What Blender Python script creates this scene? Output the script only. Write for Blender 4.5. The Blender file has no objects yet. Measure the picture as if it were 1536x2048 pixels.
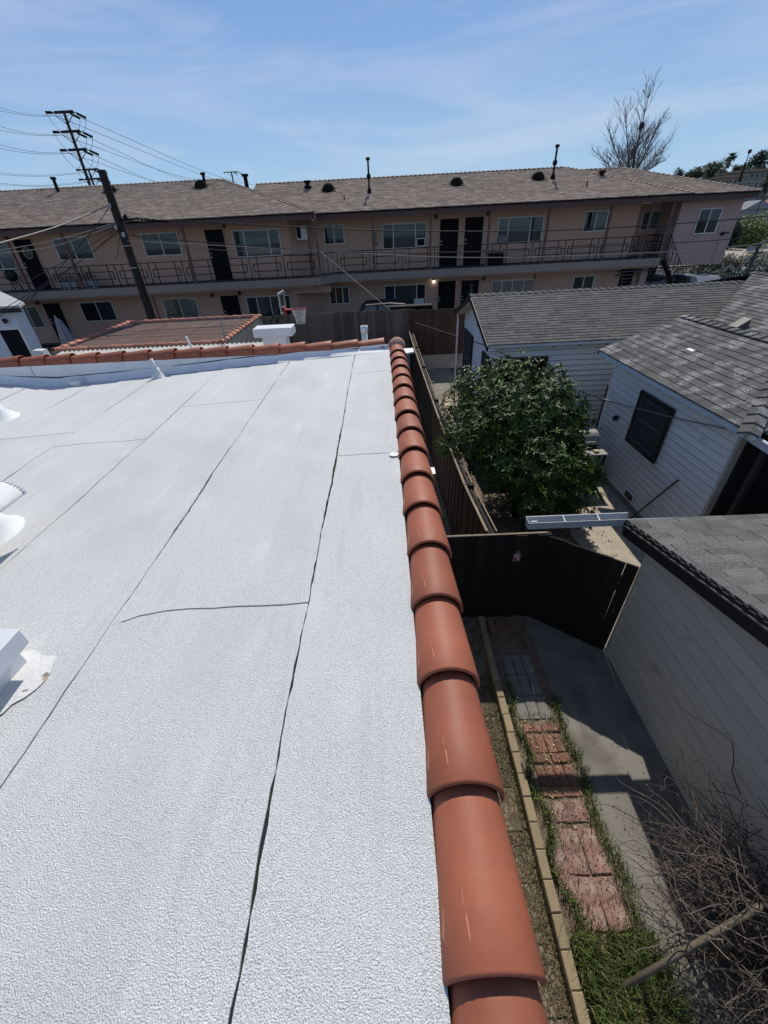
import bpy, math, random
from mathutils import Vector, Matrix
random.seed(7)
RAD = math.radians
scene = bpy.context.scene
COL = scene.collection

# ------------------------------------------------------------------ camera
EYE = Vector((0, 0, 5.1))
FPX = 808.0
def _axes():
    a = Vector((757-768, -(458-1024), -FPX)); b = Vector((0.042, -1, 0))
    t = -(a.dot(a))/(b.dot(a)); d = a + b*t
    Y = a.normalized(); Z = -d.normalized(); X = Y.cross(Z)
    return X, Y, Z
CX, CY, CZ = _axes()
camd = bpy.data.cameras.new('camera'); cam = bpy.data.objects.new('camera', camd); COL.objects.link(cam)
camd.sensor_fit = 'VERTICAL'; camd.sensor_height = 36; camd.lens = FPX/2048*36
camd.clip_start = 0.05; camd.clip_end = 3000
m3 = Matrix((CX, CY, CZ))
cam.matrix_world = Matrix.Translation(EYE) @ m3.to_4x4()
scene.camera = cam
# ------------------------------------------------------------------ light
SUNV = Vector((0.13, 0.88, 1.0)).normalized()
elev = math.asin(SUNV.z); azim = math.atan2(SUNV.x, SUNV.y)
world = bpy.data.worlds.new('World'); scene.world = world; world.use_nodes = True
nt = world.node_tree; nt.nodes.clear()
out = nt.nodes.new('ShaderNodeOutputWorld'); bg = nt.nodes.new('ShaderNodeBackground')
sky = nt.nodes.new('ShaderNodeTexSky'); sky.sky_type = 'NISHITA'; sky.sun_disc = False
sky.sun_elevation = elev; sky.sun_rotation = azim
sky.air_density = 1.0; sky.dust_density = 0.25; sky.ozone_density = 2.0; sky.altitude = 100
tc = nt.nodes.new('ShaderNodeTexCoord')
mp = nt.nodes.new('ShaderNodeMapping'); mp.inputs['Scale'].default_value = (0.9, 1.5, 7.5)
mp.inputs['Rotation'].default_value = (0.15, 0.25, 0.5)
nz = nt.nodes.new('ShaderNodeTexNoise'); nz.inputs['Scale'].default_value = 1.6; nz.inputs['Detail'].default_value = 9
nz.inputs['Roughness'].default_value = 0.55; nz.inputs['Distortion'].default_value = 0.6
rp = nt.nodes.new('ShaderNodeValToRGB'); rp.color_ramp.elements[0].position = 0.45; rp.color_ramp.elements[0].color = (0, 0, 0, 1)
rp.color_ramp.elements[1].position = 0.76; rp.color_ramp.elements[1].color = (0.62, 0.62, 0.62, 1)
mx = nt.nodes.new('ShaderNodeMixRGB'); mx.inputs['Color2'].default_value = (7.4, 8.2, 9.6, 1)
# clear-day gradient over the whole dome, blended over the physical sky so the horizon stays blue
sp_ = nt.nodes.new('ShaderNodeSeparateXYZ'); nt.links.new(tc.outputs['Generated'], sp_.inputs[0])
gr = nt.nodes.new('ShaderNodeValToRGB'); cr = gr.color_ramp
cr.elements[0].position = 0.0; cr.elements[0].color = (0.48, 0.74, 0.98, 1); cr.elements[1].position = 1.0; cr.elements[1].color = (0.055, 0.12, 0.30, 1)
for ps, cc in ((0.10, (0.41, 0.645, 0.93, 1)), (0.25, (0.285, 0.485, 0.87, 1)), (0.5, (0.13, 0.265, 0.60, 1))):
    e = cr.elements.new(ps); e.color = cc
nt.links.new(sp_.outputs['Z'], gr.inputs[0])
vm = nt.nodes.new('ShaderNodeVectorMath'); vm.operation = 'SCALE'; vm.inputs['Scale'].default_value = 10.0; nt.links.new(gr.outputs[0], vm.inputs[0])
bl = nt.nodes.new('ShaderNodeMixRGB'); bl.inputs['Fac'].default_value = 0.95; nt.links.new(sky.outputs[0], bl.inputs['Color1']); nt.links.new(vm.outputs[0], bl.inputs['Color2'])
nt.links.new(tc.outputs['Generated'], mp.inputs['Vector']); nt.links.new(mp.outputs[0], nz.inputs['Vector'])
nt.links.new(nz.outputs['Fac'], rp.inputs[0]); nt.links.new(rp.outputs[0], mx.inputs['Fac'])
nt.links.new(bl.outputs[0], mx.inputs['Color1']); nt.links.new(mx.outputs[0], bg.inputs['Color'])
bg.inputs['Strength'].default_value = 0.10
nt.links.new(bg.outputs[0], out.inputs['Surface'])
sd = bpy.data.lights.new('sun', 'SUN'); sd.energy = 4.8; sd.angle = RAD(0.53); sd.color = (1.0, 0.95, 0.86)
so = bpy.data.objects.new('sun', sd); COL.objects.link(so)
so.rotation_euler = SUNV.to_track_quat('Z', 'Y').to_euler()
scene.view_settings.view_transform = 'Standard'; scene.view_settings.look = 'None'
scene.view_settings.gamma = 1; scene.view_settings.use_curve_mapping = False
scene.view_settings.exposure = -0.22
scene.render.engine = 'CYCLES'; scene.render.resolution_x = 768; scene.render.resolution_y = 1024

# ------------------------------------------------------------------ measuring: sight line (u,v of the survey photo) met with a real plane
def ray(u, v):
    r = Vector((u-768, 1024-v, -FPX)); return Vector((CX.dot(r), CY.dot(r), CZ.dot(r)))
def PY(u, v, y): r = ray(u, v); return EYE + r*(y/r.y)
def PX(u, v, x): r = ray(u, v); return EYE + r*(x/r.x)
def PZ(u, v, z): r = ray(u, v); return EYE + r*((z-5.1)/r.z)
def dist(p): return (Vector(p)-EYE).length

# ------------------------------------------------------------------ materials
MATS = {}
def mat(name, col, rough=0.75, var=0.18, scale=6.0, bump=0.0, bscale=60.0, metal=0.0, spec=0.4, rnd=0.0, stretch=(1, 1, 1),
        tint=False, spots=None, speck=None, mottle=None):
    if name in MATS: return MATS[name]
    m = bpy.data.materials.new(name); m.use_nodes = True; MATS[name] = m
    n = m.node_tree.nodes; l = m.node_tree.links
    p = n['Principled BSDF']; p.inputs['Roughness'].default_value = rough; p.inputs['Metallic'].default_value = metal
    p.inputs['Specular IOR Level'].default_value = spec
    t = n.new('ShaderNodeTexCoord'); mpg = n.new('ShaderNodeMapping'); mpg.inputs['Scale'].default_value = stretch
    l.new(t.outputs['Object'], mpg.inputs[0])
    a = n.new('ShaderNodeTexNoise'); a.inputs['Scale'].default_value = scale; a.inputs['Detail'].default_value = 6; a.inputs['Roughness'].default_value = 0.62
    l.new(mpg.outputs[0], a.inputs['Vector'])
    r = n.new('ShaderNodeMapRange'); r.inputs[1].default_value = 0.3; r.inputs[2].default_value = 0.7
    r.inputs[3].default_value = 1-var; r.inputs[4].default_value = 1+var; l.new(a.outputs['Fac'], r.inputs[0])
    fac = r.outputs[0]
    if rnd:
        oi = n.new('ShaderNodeObjectInfo'); r2 = n.new('ShaderNodeMapRange'); r2.inputs[3].default_value = 1-rnd; r2.inputs[4].default_value = 1+rnd
        l.new(oi.outputs['Random'], r2.inputs[0]); mm = n.new('ShaderNodeMath'); mm.operation = 'MULTIPLY'
        l.new(fac, mm.inputs[0]); l.new(r2.outputs[0], mm.inputs[1]); fac = mm.outputs[0]
    if tint:
        at = n.new('ShaderNodeAttribute'); at.attribute_name = 'tint'; mm = n.new('ShaderNodeMath'); mm.operation = 'MULTIPLY'
        l.new(fac, mm.inputs[0]); l.new(at.outputs['Fac'], mm.inputs[1]); fac = mm.outputs[0]
    c = n.new('ShaderNodeMix'); c.data_type = 'RGBA'; c.blend_type = 'MULTIPLY'; c.inputs[0].default_value = 1
    c.inputs[6].default_value = (*col, 1); l.new(fac, c.inputs[7]); colr = c.outputs[2]
    def over(colr, c2, sc, lo, hi, st=(1, 1, 1), detail=5, amt=1.0):
        mp2 = n.new('ShaderNodeMapping'); mp2.inputs['Scale'].default_value = st; l.new(t.outputs['Object'], mp2.inputs[0])
        b = n.new('ShaderNodeTexNoise'); b.inputs['Scale'].default_value = sc; b.inputs['Detail'].default_value = detail
        l.new(mp2.outputs[0], b.inputs['Vector'])
        rr = n.new('ShaderNodeMapRange'); rr.inputs[1].default_value = lo; rr.inputs[2].default_value = hi; rr.inputs[4].default_value = amt
        l.new(b.outputs['Fac'], rr.inputs[0]); k = n.new('ShaderNodeMix'); k.data_type = 'RGBA'
        l.new(rr.outputs[0], k.inputs[0]); l.new(colr, k.inputs[6]); k.inputs[7].default_value = (*c2, 1)
        return k.outputs[2], rr.outputs[0]
    for s in (spots or []): colr, _ = over(colr, *s)
    if speck:   # (colour, fine scale, lo, hi, patch scale, patch lo, patch hi)
        b = n.new('ShaderNodeTexNoise'); b.inputs['Scale'].default_value = speck[1]; b.inputs['Detail'].default_value = 2; l.new(t.outputs['Object'], b.inputs['Vector'])
        rr = n.new('ShaderNodeMapRange'); rr.inputs[1].default_value = speck[2]; rr.inputs[2].default_value = speck[3]; l.new(b.outputs['Fac'], rr.inputs[0])
        d = n.new('ShaderNodeTexNoise'); d.inputs['Scale'].default_value = speck[4]; d.inputs['Detail'].default_value = 3; l.new(t.outputs['Object'], d.inputs['Vector'])
        r3 = n.new('ShaderNodeMapRange'); r3.inputs[1].default_value = speck[5]; r3.inputs[2].default_value = speck[6]; l.new(d.outputs['Fac'], r3.inputs[0])
        mm = n.new('ShaderNodeMath'); mm.operation = 'MULTIPLY'; l.new(rr.outputs[0], mm.inputs[0]); l.new(r3.outputs[0], mm.inputs[1])
        k = n.new('ShaderNodeMix'); k.data_type = 'RGBA'; l.new(mm.outputs[0], k.inputs[0]); l.new(colr, k.inputs[6]); k.inputs[7].default_value = (*speck[0], 1); colr = k.outputs[2]
    l.new(colr, p.inputs['Base Color'])
    if bump:
        b = n.new('ShaderNodeTexNoise'); b.inputs['Scale'].default_value = bscale; b.inputs['Detail'].default_value = 3; l.new(mpg.outputs[0], b.inputs['Vector'])
        bp = n.new('ShaderNodeBump'); bp.inputs['Strength'].default_value = bump; bp.inputs['Distance'].default_value = 0.01
        l.new(b.outputs['Fac'], bp.inputs['Height']); l.new(bp.outputs[0], p.inputs['Normal'])
    return m
def glass_mat(name, tintc, refl=0.12, trans=0.8):
    if name in MATS: return MATS[name]
    m = bpy.data.materials.new(name); m.use_nodes = True; MATS[name] = m
    n = m.node_tree.nodes; l = m.node_tree.links; n.clear()
    o = n.new('ShaderNodeOutputMaterial'); tr = n.new('ShaderNodeBsdfTransparent'); tr.inputs[0].default_value = (*[c*trans for c in tintc], 1)
    g = n.new('ShaderNodeBsdfGlossy'); g.inputs['Roughness'].default_value = 0.03; g.inputs[0].default_value = (0.9, 0.95, 1, 1)
    f = n.new('ShaderNodeFresnel'); f.inputs[0].default_value = 1.5; a = n.new('ShaderNodeMath'); a.operation = 'ADD'; a.inputs[1].default_value = refl; a.use_clamp = True
    l.new(f.outputs[0], a.inputs[0]); mx = n.new('ShaderNodeMixShader'); l.new(a.outputs[0], mx.inputs[0]); l.new(tr.outputs[0], mx.inputs[1]); l.new(g.outputs[0], mx.inputs[2])
    l.new(mx.outputs[0], o.inputs[0]); return m

# ------------------------------------------------------------------ mesh builder
BASE = {}
def thing(name, loc, label, cat, group=None):
    o = bpy.data.objects.new(name, None); COL.objects.link(o); o.location = loc; o.empty_display_size = 0.2
    BASE[o.name] = Vector(loc); o['label'] = label; o['category'] = cat
    if group: o['group'] = group
    return o
def tag(o, label, cat, group=None, kind=None):
    if label: o['label'] = label
    if cat: o['category'] = cat
    if group: o['group'] = group
    if kind: o['kind'] = kind
    return o
class MB:
    def __init__(s): s.v = []; s.f = []; s.t = []
    def add(s, vs, fs, tint=1.0):
        k = len(s.v); s.v += [tuple(a) for a in vs]; s.f += [tuple(i+k for i in f) for f in fs]; s.t += [tint]*len(fs); return s
    def box(s, x0, x1, y0, y1, z0, z1, tint=1.0):
        return s.add([(x0, y0, z0), (x1, y0, z0), (x1, y1, z0), (x0, y1, z0), (x0, y0, z1), (x1, y0, z1), (x1, y1, z1), (x0, y1, z1)],
                     [(0, 3, 2, 1), (4, 5, 6, 7), (0, 1, 5, 4), (1, 2, 6, 5), (2, 3, 7, 6), (3, 0, 4, 7)], tint)
    def prism(s, pts, vec, tint=1.0):
        n = len(pts); vec = Vector(vec); a = [Vector(p) for p in pts]; b = [p+vec for p in a]
        return s.add(a+b, [tuple(range(n-1, -1, -1)), tuple(range(n, 2*n))]+[(i, (i+1) % n, n+(i+1) % n, n+i) for i in range(n)], tint)
    def bar(s, p0, p1, w, h, up=(0, 0, 1), tint=1.0):
        p0 = Vector(p0); p1 = Vector(p1); d = (p1-p0).normalized(); up = Vector(up)
        if abs(d.dot(up)) > 0.99: up = Vector((0, 1, 0))
        x = d.cross(up).normalized(); y = x.cross(d)
        q = [p0 - x*w/2 - y*h/2, p0 + x*w/2 - y*h/2, p0 + x*w/2 + y*h/2, p0 - x*w/2 + y*h/2]
        return s.prism(q, p1-p0, tint)
    def tube(s, pts, r, n=6, r1=None, caps=True, tint=1.0):
        pts = [Vector(p) for p in pts]; k = len(s.v); m = len(pts); r1 = r if r1 is None else r1
        prev = None
        for i, p in enumerate(pts):
            d = (pts[min(i+1, m-1)]-pts[max(i-1, 0)]).normalized()
            if prev is None: x = d.orthogonal().normalized()
            else:
                x = (prev - d*prev.dot(d)); x = x.normalized() if x.length > 1e-6 else d.orthogonal().normalized()
            prev = x; y = d.cross(x); rr = (r[i] if isinstance(r, (list, tuple)) else r+(r1-r)*i/max(1, m-1))
            for j in range(n):
                a = 2*math.pi*j/n; s.v.append(tuple(p + x*rr*math.cos(a) + y*rr*math.sin(a)))
        for i in range(m-1):
            for j in range(n):
                s.f.append((k+i*n+j, k+i*n+(j+1) % n, k+(i+1)*n+(j+1) % n, k+(i+1)*n+j)); s.t.append(tint)
        if caps:
            s.f.append(tuple(k+j for j in range(n-1, -1, -1))); s.f.append(tuple(k+(m-1)*n+j for j in range(n))); s.t += [tint]*2
        return s
    def lathe(s, prof, c, n=16, axis=(0, 0, 1), a0=0, a1=2*math.pi):
        c = Vector(c); ax = Vector(axis).normalized(); x = ax.orthogonal().normalized(); y = ax.cross(x); k = len(s.v)
        full = abs(a1-a0-2*math.pi) < 1e-6; cnt = n if full else n+1
        for (r, h) in prof:
            for j in range(cnt):
                a = a0+(a1-a0)*j/n; s.v.append(tuple(c+ax*h+x*r*math.cos(a)+y*r*math.sin(a)))
        for i in range(len(prof)-1):
            for j in range(n):
                j2 = (j+1) % cnt if full else j+1
                s.f.append((k+i*cnt+j, k+i*cnt+j2, k+(i+1)*cnt+j2, k+(i+1)*cnt+j)); s.t.append(1.0)
        return s
    def build(s, name, material, parent=None, smooth=False, loc=None, tinted=False, bevel=0):
        me = bpy.data.meshes.new(name); b = Vector((0, 0, 0))
        if parent is not None: b = BASE[parent.name]
        org = Vector(loc) if loc is not None else b
        me.from_pydata([(x-org.x, y-org.y, z-org.z) for x, y, z in s.v], [], s.f)
        if tinted or any(t != 1.0 for t in s.t[:400]):
            at = me.attributes.new('tint', 'FLOAT', 'FACE')
            at.data.foreach_set('value', s.t)
        if material: me.materials.append(material)
        if smooth: me.polygons.foreach_set('use_smooth', [True]*len(s.f))
        me.update()
        o = bpy.data.objects.new(name, me); COL.objects.link(o)
        if parent is not None: o.parent = parent
        o.location = org-b; BASE[o.name] = org
        if bevel:
            md = o.modifiers.new('bevel', 'BEVEL'); md.width = bevel; md.segments = 2; md.limit_method = 'ANGLE'
        return o
def siding(name, prof, vec, material, lap_shade, parent, edge=.006):
    """lap board: prof = [back bottom, lip bottom, lip top, back top]; a thin darker strip along the lip paints the lap shadow line"""
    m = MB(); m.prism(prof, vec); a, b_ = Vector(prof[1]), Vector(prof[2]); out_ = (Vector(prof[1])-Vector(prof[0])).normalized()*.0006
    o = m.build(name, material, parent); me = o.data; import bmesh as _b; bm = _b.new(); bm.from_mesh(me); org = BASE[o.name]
    v = Vector(vec); t = (b_-a).normalized()*edge; q = [a+out_, a+t+out_, a+t+v+out_, a+v+out_]; f = bm.faces.new([bm.verts.new(p-org) for p in q]); f.material_index = 1; bm.to_mesh(me); bm.free(); me.materials.append(lap_shade); return o
def piece(name, me, parent, loc, rot=None):
    o = bpy.data.objects.new(name, me); COL.objects.link(o); o.parent = parent
    o.location = Vector(loc)-BASE[parent.name]
    if rot: o.rotation_euler = rot
    BASE[o.name] = Vector(loc); return o
def boxmesh(name, sx, sy, sz, material, cham=0.0):
    """a block centred in x,y standing on z=0, edges chamfered"""
    m = MB(); c = cham
    if c:
        lv = [(-c, 0), (0, c), (0, sz-c), (-c, sz)]
        rings = []
        for dx, z in lv:
            X = sx/2+dx; Y = sy/2+dx; rings.append([(-X, -Y, z), (X, -Y, z), (X, Y, z), (-X, Y, z)])
        vs = sum(rings, []); fs = [(3, 2, 1, 0), (12, 13, 14, 15)]
        for i in range(3):
            for j in range(4): fs.append((i*4+j, i*4+(j+1) % 4, i*4+4+(j+1) % 4, i*4+4+j))
        m.add(vs, fs)
    else: m.box(-sx/2, sx/2, -sy/2, sy/2, 0, sz)
    me = bpy.data.meshes.new(name); me.from_pydata(m.v, [], m.f); me.materials.append(material); return me
def copy_tree(o, parent=None, loc=None):
    c = o.copy(); COL.objects.link(c); c.parent = parent
    if loc is not None: c.location = loc
    BASE[c.name] = Vector(c.location)
    for ch in list(o.children): copy_tree(ch, c)
    return c
def sag(p0, p1, s, n=14):
    p0 = Vector(p0); p1 = Vector(p1); return [p0.lerp(p1, i/n)-Vector((0, 0, s*4*(i/n)*(1-i/n))) for i in range(n+1)]

# clip a plan polygon (list of (a,b)) by a convex plan polygon (ccw)
def clip(poly, cp):
    for i in range(len(cp)):
        ax, ay = cp[i]; bx, by = cp[(i+1) % len(cp)]; o = []
        def side(p): return (bx-ax)*(p[1]-ay)-(by-ay)*(p[0]-ax)
        for j in range(len(poly)):
            p = poly[j]; q = poly[(j+1) % len(poly)]; sp = side(p); sq = side(q)
            if sp >= 0: o.append(p)
            if (sp > 0 and sq < 0) or (sp < 0 and sq > 0):
                t = sp/(sp-sq); o.append((p[0]+(q[0]-p[0])*t, p[1]+(q[1]-p[1])*t))
        poly = o
        if len(poly) < 3: return []
    return poly
def shingle_list(cp, zf, up, expo, tabw, rnd, thick=0.014):
    """cp: convex plan polygon (x,y) ccw; zf(x,y) roof height; up: plan unit vector pointing up-slope; returns list of (verts, faces, size, tint)"""
    ux, uy = up; ax, ay = uy, -ux     # along-course direction
    es = [p[0]*ux+p[1]*uy for p in cp]; cs = [p[0]*ax+p[1]*ay for p in cp]
    e0, e1, c0, c1 = min(es), max(es), min(cs), max(cs); res = []; row = 0; e = e0
    while e < e1:
        c = c0-tabw*rnd.random()
        while c < c1:
            w = tabw*rnd.uniform(0.72, 1.25); g = 0.006
            q = [(c+g, e), (c+w, e), (c+w, e+expo+0.02), (c+g, e+expo+0.02)]
            q = [(a*ax+b*ux, a*ay+b*uy) for a, b in q]
            q = q if True else q
            area = sum(q[i][0]*q[(i+1) % 4][1]-q[(i+1) % 4][0]*q[i][1] for i in range(4))
            if area < 0: q.reverse()
            r = clip(q, cp)
            if len(r) >= 3:
                dz = rnd.uniform(0, 0.006)
                def top(x, y):
                    f = ((x*ux+y*uy)-e)/(expo+0.02); return zf(x, y)+0.004+(thick+dz)*(1-0.75*f)
                n = len(r); vs = [(x, y, top(x, y)) for x, y in r]+[(x, y, zf(x, y)-0.004) for x, y in r]
                fs = [tuple(range(n))]+[(i, n+i, n+(i+1) % n, (i+1) % n) for i in range(n)]
                cx = sum(x for x, y in r)/n; cy = sum(y for x, y in r)/n
                p = Vector((cx, cy, zf(cx, cy))); a2 = abs(sum(r[i][0]*r[(i+1) % n][1]-r[(i+1) % n][0]*r[i][1] for i in range(n)))/2
                vis = camvis(p)
                res.append((vs, fs, (a2/dist(p)**2) if vis else 0, rnd.uniform(0.72, 1.22)))
            c += w
        e += expo; row += 1
    return res
def camvis(p):
    c = m3.transposed() @ (Vector(p)-EYE)
    if c.z > -0.1: return False
    u = 768+FPX*c.x/-c.z; v = 1024-FPX*c.y/-c.z
    return -20 < u < 1556 and -20 < v < 2068
def emit_shingles(lst, material, parent, limit=298, name='shingle'):
    lst.sort(key=lambda s: -s[2]); 
    for s in lst[:limit]:
        if s[2] <= 0: break
        m = MB(); m.add(s[0], s[1], s[3]); m.build(name, material, parent, tinted=True)
    rest = [s for i, s in enumerate(lst) if i >= limit or s[2] <= 0]
    if rest:
        m = MB()
        for s in rest: m.add(s[0], s[1], s[3])
        tag(m.build('small_shingles', material, parent, tinted=True), None, None, kind='stuff')

# ------------------------------------------------------------------ palette
white_gran = mat('white_granules', (0.60, 0.60, 0.592), 0.9, 0.05, 0.8, bump=0.8, bscale=250,
    spots=[((0.79, 0.795, 0.78), 300, 0.46, 0.58), ((0.34, 0.345, 0.36), 270, 0.55, 0.66), ((0.52, 0.51, 0.46), 1.3, 0.52, 0.74, (1, 0.4, 1), 7, 0.55), ((0.55, 0.54, 0.50), 9, 0.60, 0.68, (2, .12, 1), 4, .35), ((0.76, 0.755, 0.75), 5, 0.56, 0.70, (1, .35, 1), 5, 0.4)])
white_coat = mat('white_coating', (0.66, 0.67, 0.67), 0.6, 0.06, 3, bump=0.25, bscale=24, spots=[((0.42, 0.44, 0.46), 2.5, 0.60, 0.80, (1, 1, 3), 6, 0.6)])
white_metal = mat('white_vent_metal', (0.62, 0.635, 0.65), 0.5, 0.05, 8, spec=0.5, spots=[((0.45, 0.44, 0.42), 9, 0.62, 0.72, (1, 1, 1), 6, .5)])
bitumen = mat('bitumen', (0.018, 0.017, 0.016), 0.85, 0.3, 60, bump=0.6, bscale=120)
terracotta = mat('terracotta', (0.305, 0.092, 0.047), 0.58, 0.10, 9, spec=0.35, rnd=0.12, bump=0.04, bscale=160,
    spots=[((0.26, 0.095, 0.055), 2.2, 0.50, 0.72, (1, 1, 1), 5, 0.3), ((0.55, 0.25, 0.13), 8, 0.69, 0.71, (9, 0.6, 3), 4, .8), ((0.50, 0.30, 0.22), 120, 0.72, 0.76)])
terra_old = mat('weathered_terracotta', (0.42, 0.17, 0.11), 0.8, 0.2, 14, rnd=0.25, spots=[((0.28, 0.14, 0.10), 20, 0.55, 0.7)])
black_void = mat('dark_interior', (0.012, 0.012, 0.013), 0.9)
# ================================================================== GROUND
siding_w = mat('white_siding', (0.75, 0.75, 0.73), 0.6, 0.06, 4, rnd=0.04, bump=0.15, bscale=30, stretch=(0.4, 0.4, 4), spots=[((0.40, 0.40, 0.40), 3, 0.62, 0.8, (1, 1, 1), 6, .5)])
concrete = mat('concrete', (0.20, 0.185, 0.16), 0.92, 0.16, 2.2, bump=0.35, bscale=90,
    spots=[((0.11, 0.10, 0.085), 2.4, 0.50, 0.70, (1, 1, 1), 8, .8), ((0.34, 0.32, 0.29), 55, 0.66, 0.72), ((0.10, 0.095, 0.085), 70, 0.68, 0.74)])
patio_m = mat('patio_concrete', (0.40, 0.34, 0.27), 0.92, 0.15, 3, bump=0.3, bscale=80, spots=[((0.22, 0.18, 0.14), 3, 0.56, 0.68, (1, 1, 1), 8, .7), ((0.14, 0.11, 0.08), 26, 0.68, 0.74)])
soil = mat('dry_soil', (0.17, 0.13, 0.09), 0.98, 0.35, 9, bump=0.9, bscale=50, spots=[((0.30, 0.25, 0.18), 40, 0.58, 0.68), ((0.05, 0.04, 0.03), 30, 0.6, 0.7)])
asphalt = mat('asphalt', (0.06, 0.06, 0.062), 0.95, 0.2, 2, bump=0.3)
g = MB(); g.add([(-900, -300, -0.02), (900, -300, -0.02), (900, 1500, -0.02), (-900, 1500, -0.02)], [(0, 1, 2, 3)])
tag(g.build('ground', mat('far_ground', (0.13, 0.11, 0.085), 0.97, 0.3, 0.3)), None, None, kind='structure')
g = MB(); g.box(-24, 60, 18.2, 60, -0.01, 0.75)
tag(g.build('parking_ground', asphalt), None, None, kind='structure')
# soil strip beside our wall
def relief(name, x0, x1, y0, y1, z, amp, nx, ny, m, seed=1):
    r = random.Random(seed); b = MB(); vs = []
    for j in range(ny+1):
        for i in range(nx+1):
            vs.append((x0+(x1-x0)*i/nx, y0+(y1-y0)*j/ny, z+r.uniform(-amp, amp)))
    b.add(vs, [(j*(nx+1)+i, j*(nx+1)+i+1, (j+1)*(nx+1)+i+1, (j+1)*(nx+1)+i) for j in range(ny) for i in range(nx)])
    return tag(b.build(name, m, smooth=True), None, None, kind='structure')
relief('soil', 0.2, 1.30, -1.5, 18.0, 0.03, 0.012, 14, 220, soil, 2)
relief('garden_soil', 1.30, 2.06, -1.0, 4.4, 0.030, 0.012, 12, 80, soil, 3)
relief('yard_soil', 1.35, 5.1, 4.3, 9.0, 0.0, 0.012, 40, 50, soil, 4)
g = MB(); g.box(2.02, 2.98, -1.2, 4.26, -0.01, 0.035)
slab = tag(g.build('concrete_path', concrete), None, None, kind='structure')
# patio slab, uneven broken edge towards the tree
pts = [(3.0, 3.6), (8, 3.6), (8, 10.4), (2.9, 10.4), (3.1, 9.2), (3.55, 8.6), (3.5, 7.4), (3.75, 6.8), (3.50, 6.2), (3.6, 5.7), (3.25, 5.3), (3.15, 4.7), (2.6, 4.5), (2.5, 4.32), (2.9, 3.9)]
g = MB(); g.prism([(x, y, -0.01) for x, y in pts], (0, 0, 0.05))
tag(g.build('patio', patio_m), None, None, kind='structure')
g = MB(); g.box(1.35, 2.8, 10.2, 18.0, -0.01, 0.02); tag(g.build('side_yard_path', mat('old_path', (0.21, 0.19, 0.165), 0.95, 0.25, 3)), None, None, kind='structure')
# concrete stepping slabs beside house_gable
steps = tag(MB().box(2.0, 2.75, 10.3, 14.6, 0.02, 0.024).build('slab_walk', soil), None, None, kind='structure')
sm = mat('tan_slab', (0.40, 0.34, 0.25), 0.9, 0.12, 4, rnd=0.12, bump=0.2)
me = boxmesh('paving_slab', 0.36, 0.55, 0.035, sm, 0.006)
for i in range(7):
    for j in range(2):
        piece('paving_slab', me, steps, (2.19+0.375*j, 10.6+0.57*i, 0.024+random.uniform(0, .008)))

# kerb of tan blocks
def y_at(v): return PZ(1040, v, 0.14).y
kb_m = mat('tan_kerb_block', (0.29, 0.225, 0.14), 0.9, 0.16, 12, rnd=0.12, bump=0.5, bscale=110, spots=[((0.26, 0.21, 0.13), 30, 0.6, 0.7)])
kerb = tag(MB().box(1.285, 1.335, -0.6, 4.2, 0.0, 0.05).build('kerb', soil), None, None, kind='structure')
y = -0.35; rk = random.Random(5); kbl = boxmesh('kerb_block', 0.088, 0.215, 0.135, kb_m, 0.008)
while y < 4.15:
    piece('kerb_block', kbl, kerb, (1.31+0.03*(y-2)/4+rk.uniform(-.004, .004), y, 0.02+rk.uniform(-.006, .006)), (0, 0, rk.uniform(-.015, .015))); y += 0.2205
# grey footing blocks next to our wall
ft = tag(MB().box(0.90, 1.22, -0.6, 4.2, 0.0, 0.03).build('footing_strip', soil), None, None, kind='structure')
fb = boxmesh('footing_block', 0.24, 0.385, 0.05, mat('old_footing', (0.20, 0.165, 0.115), 0.95, 0.25, 7, rnd=0.18, bump=0.5, bscale=70, spots=[((0.10, 0.075, 0.05), 12, 0.46, 0.62)]), 0.008)
for i in range(12): piece('footing_block', fb, ft, (1.09+rk.uniform(-.01, .01), -0.3+0.395*i, -0.001+rk.uniform(-.006, .004)), (rk.uniform(-.01, .01), rk.uniform(-.02, .02), rk.uniform(-.02, .02)))
# brick and slab strip
bp = tag(MB().box(1.42, 1.98, 0.2, 4.2, 0.0, 0.018).build('paver_strip', soil), None, None, kind='structure')
pink = mat('pink_paver', (0.27, 0.155, 0.13), 0.92, 0.3, 6, rnd=0.16, bump=0.4, bscale=80, spots=[((0.36, 0.29, 0.25), 9, 0.52, 0.7, (1, 1, 1), 6, .8), ((0.16, 0.10, 0.08), 18, 0.6, 0.7)])
brickm = mat('red_brick', (0.24, 0.115, 0.085), 0.92, 0.3, 10, rnd=0.28, bump=0.4, bscale=90, spots=[((0.20, 0.17, 0.10), 8, 0.55, 0.7)])
greyp = mat('grey_paver', (0.19, 0.18, 0.165), 0.93, 0.2, 6, rnd=0.15, bump=0.4)
big = boxmesh('pink_slab', 0.19, 0.36, 0.035, pink, 0.006); bk = boxmesh('brick', 0.095, 0.205, 0.035, brickm, 0.006); gp = boxmesh('grey_slab', 0.125, 0.30, 0.035, greyp, 0.006)
for r_, y0 in enumerate([0.55, 0.93, 1.31]):
    for c_ in range(2): piece('pink_slab', big, bp, (1.64+0.205*c_+rk.uniform(-.01, .01), y0+rk.uniform(-.012, .012), 0.012+rk.uniform(-.004, .006)), (rk.uniform(-.035, .035), rk.uniform(-.03, .03), rk.uniform(-.09, .09)))
piece('pink_slab', big, bp, (1.50, 1.15, 0.01), (0, 0, .03)); piece('pink_slab', big, bp, (1.52, 0.76, 0.008), (0, 0, -.04)); piece('pink_slab', big, bp, (1.75, 1.64, 0.012), (0, 0, 1.56))
yy = 1.80
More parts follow.
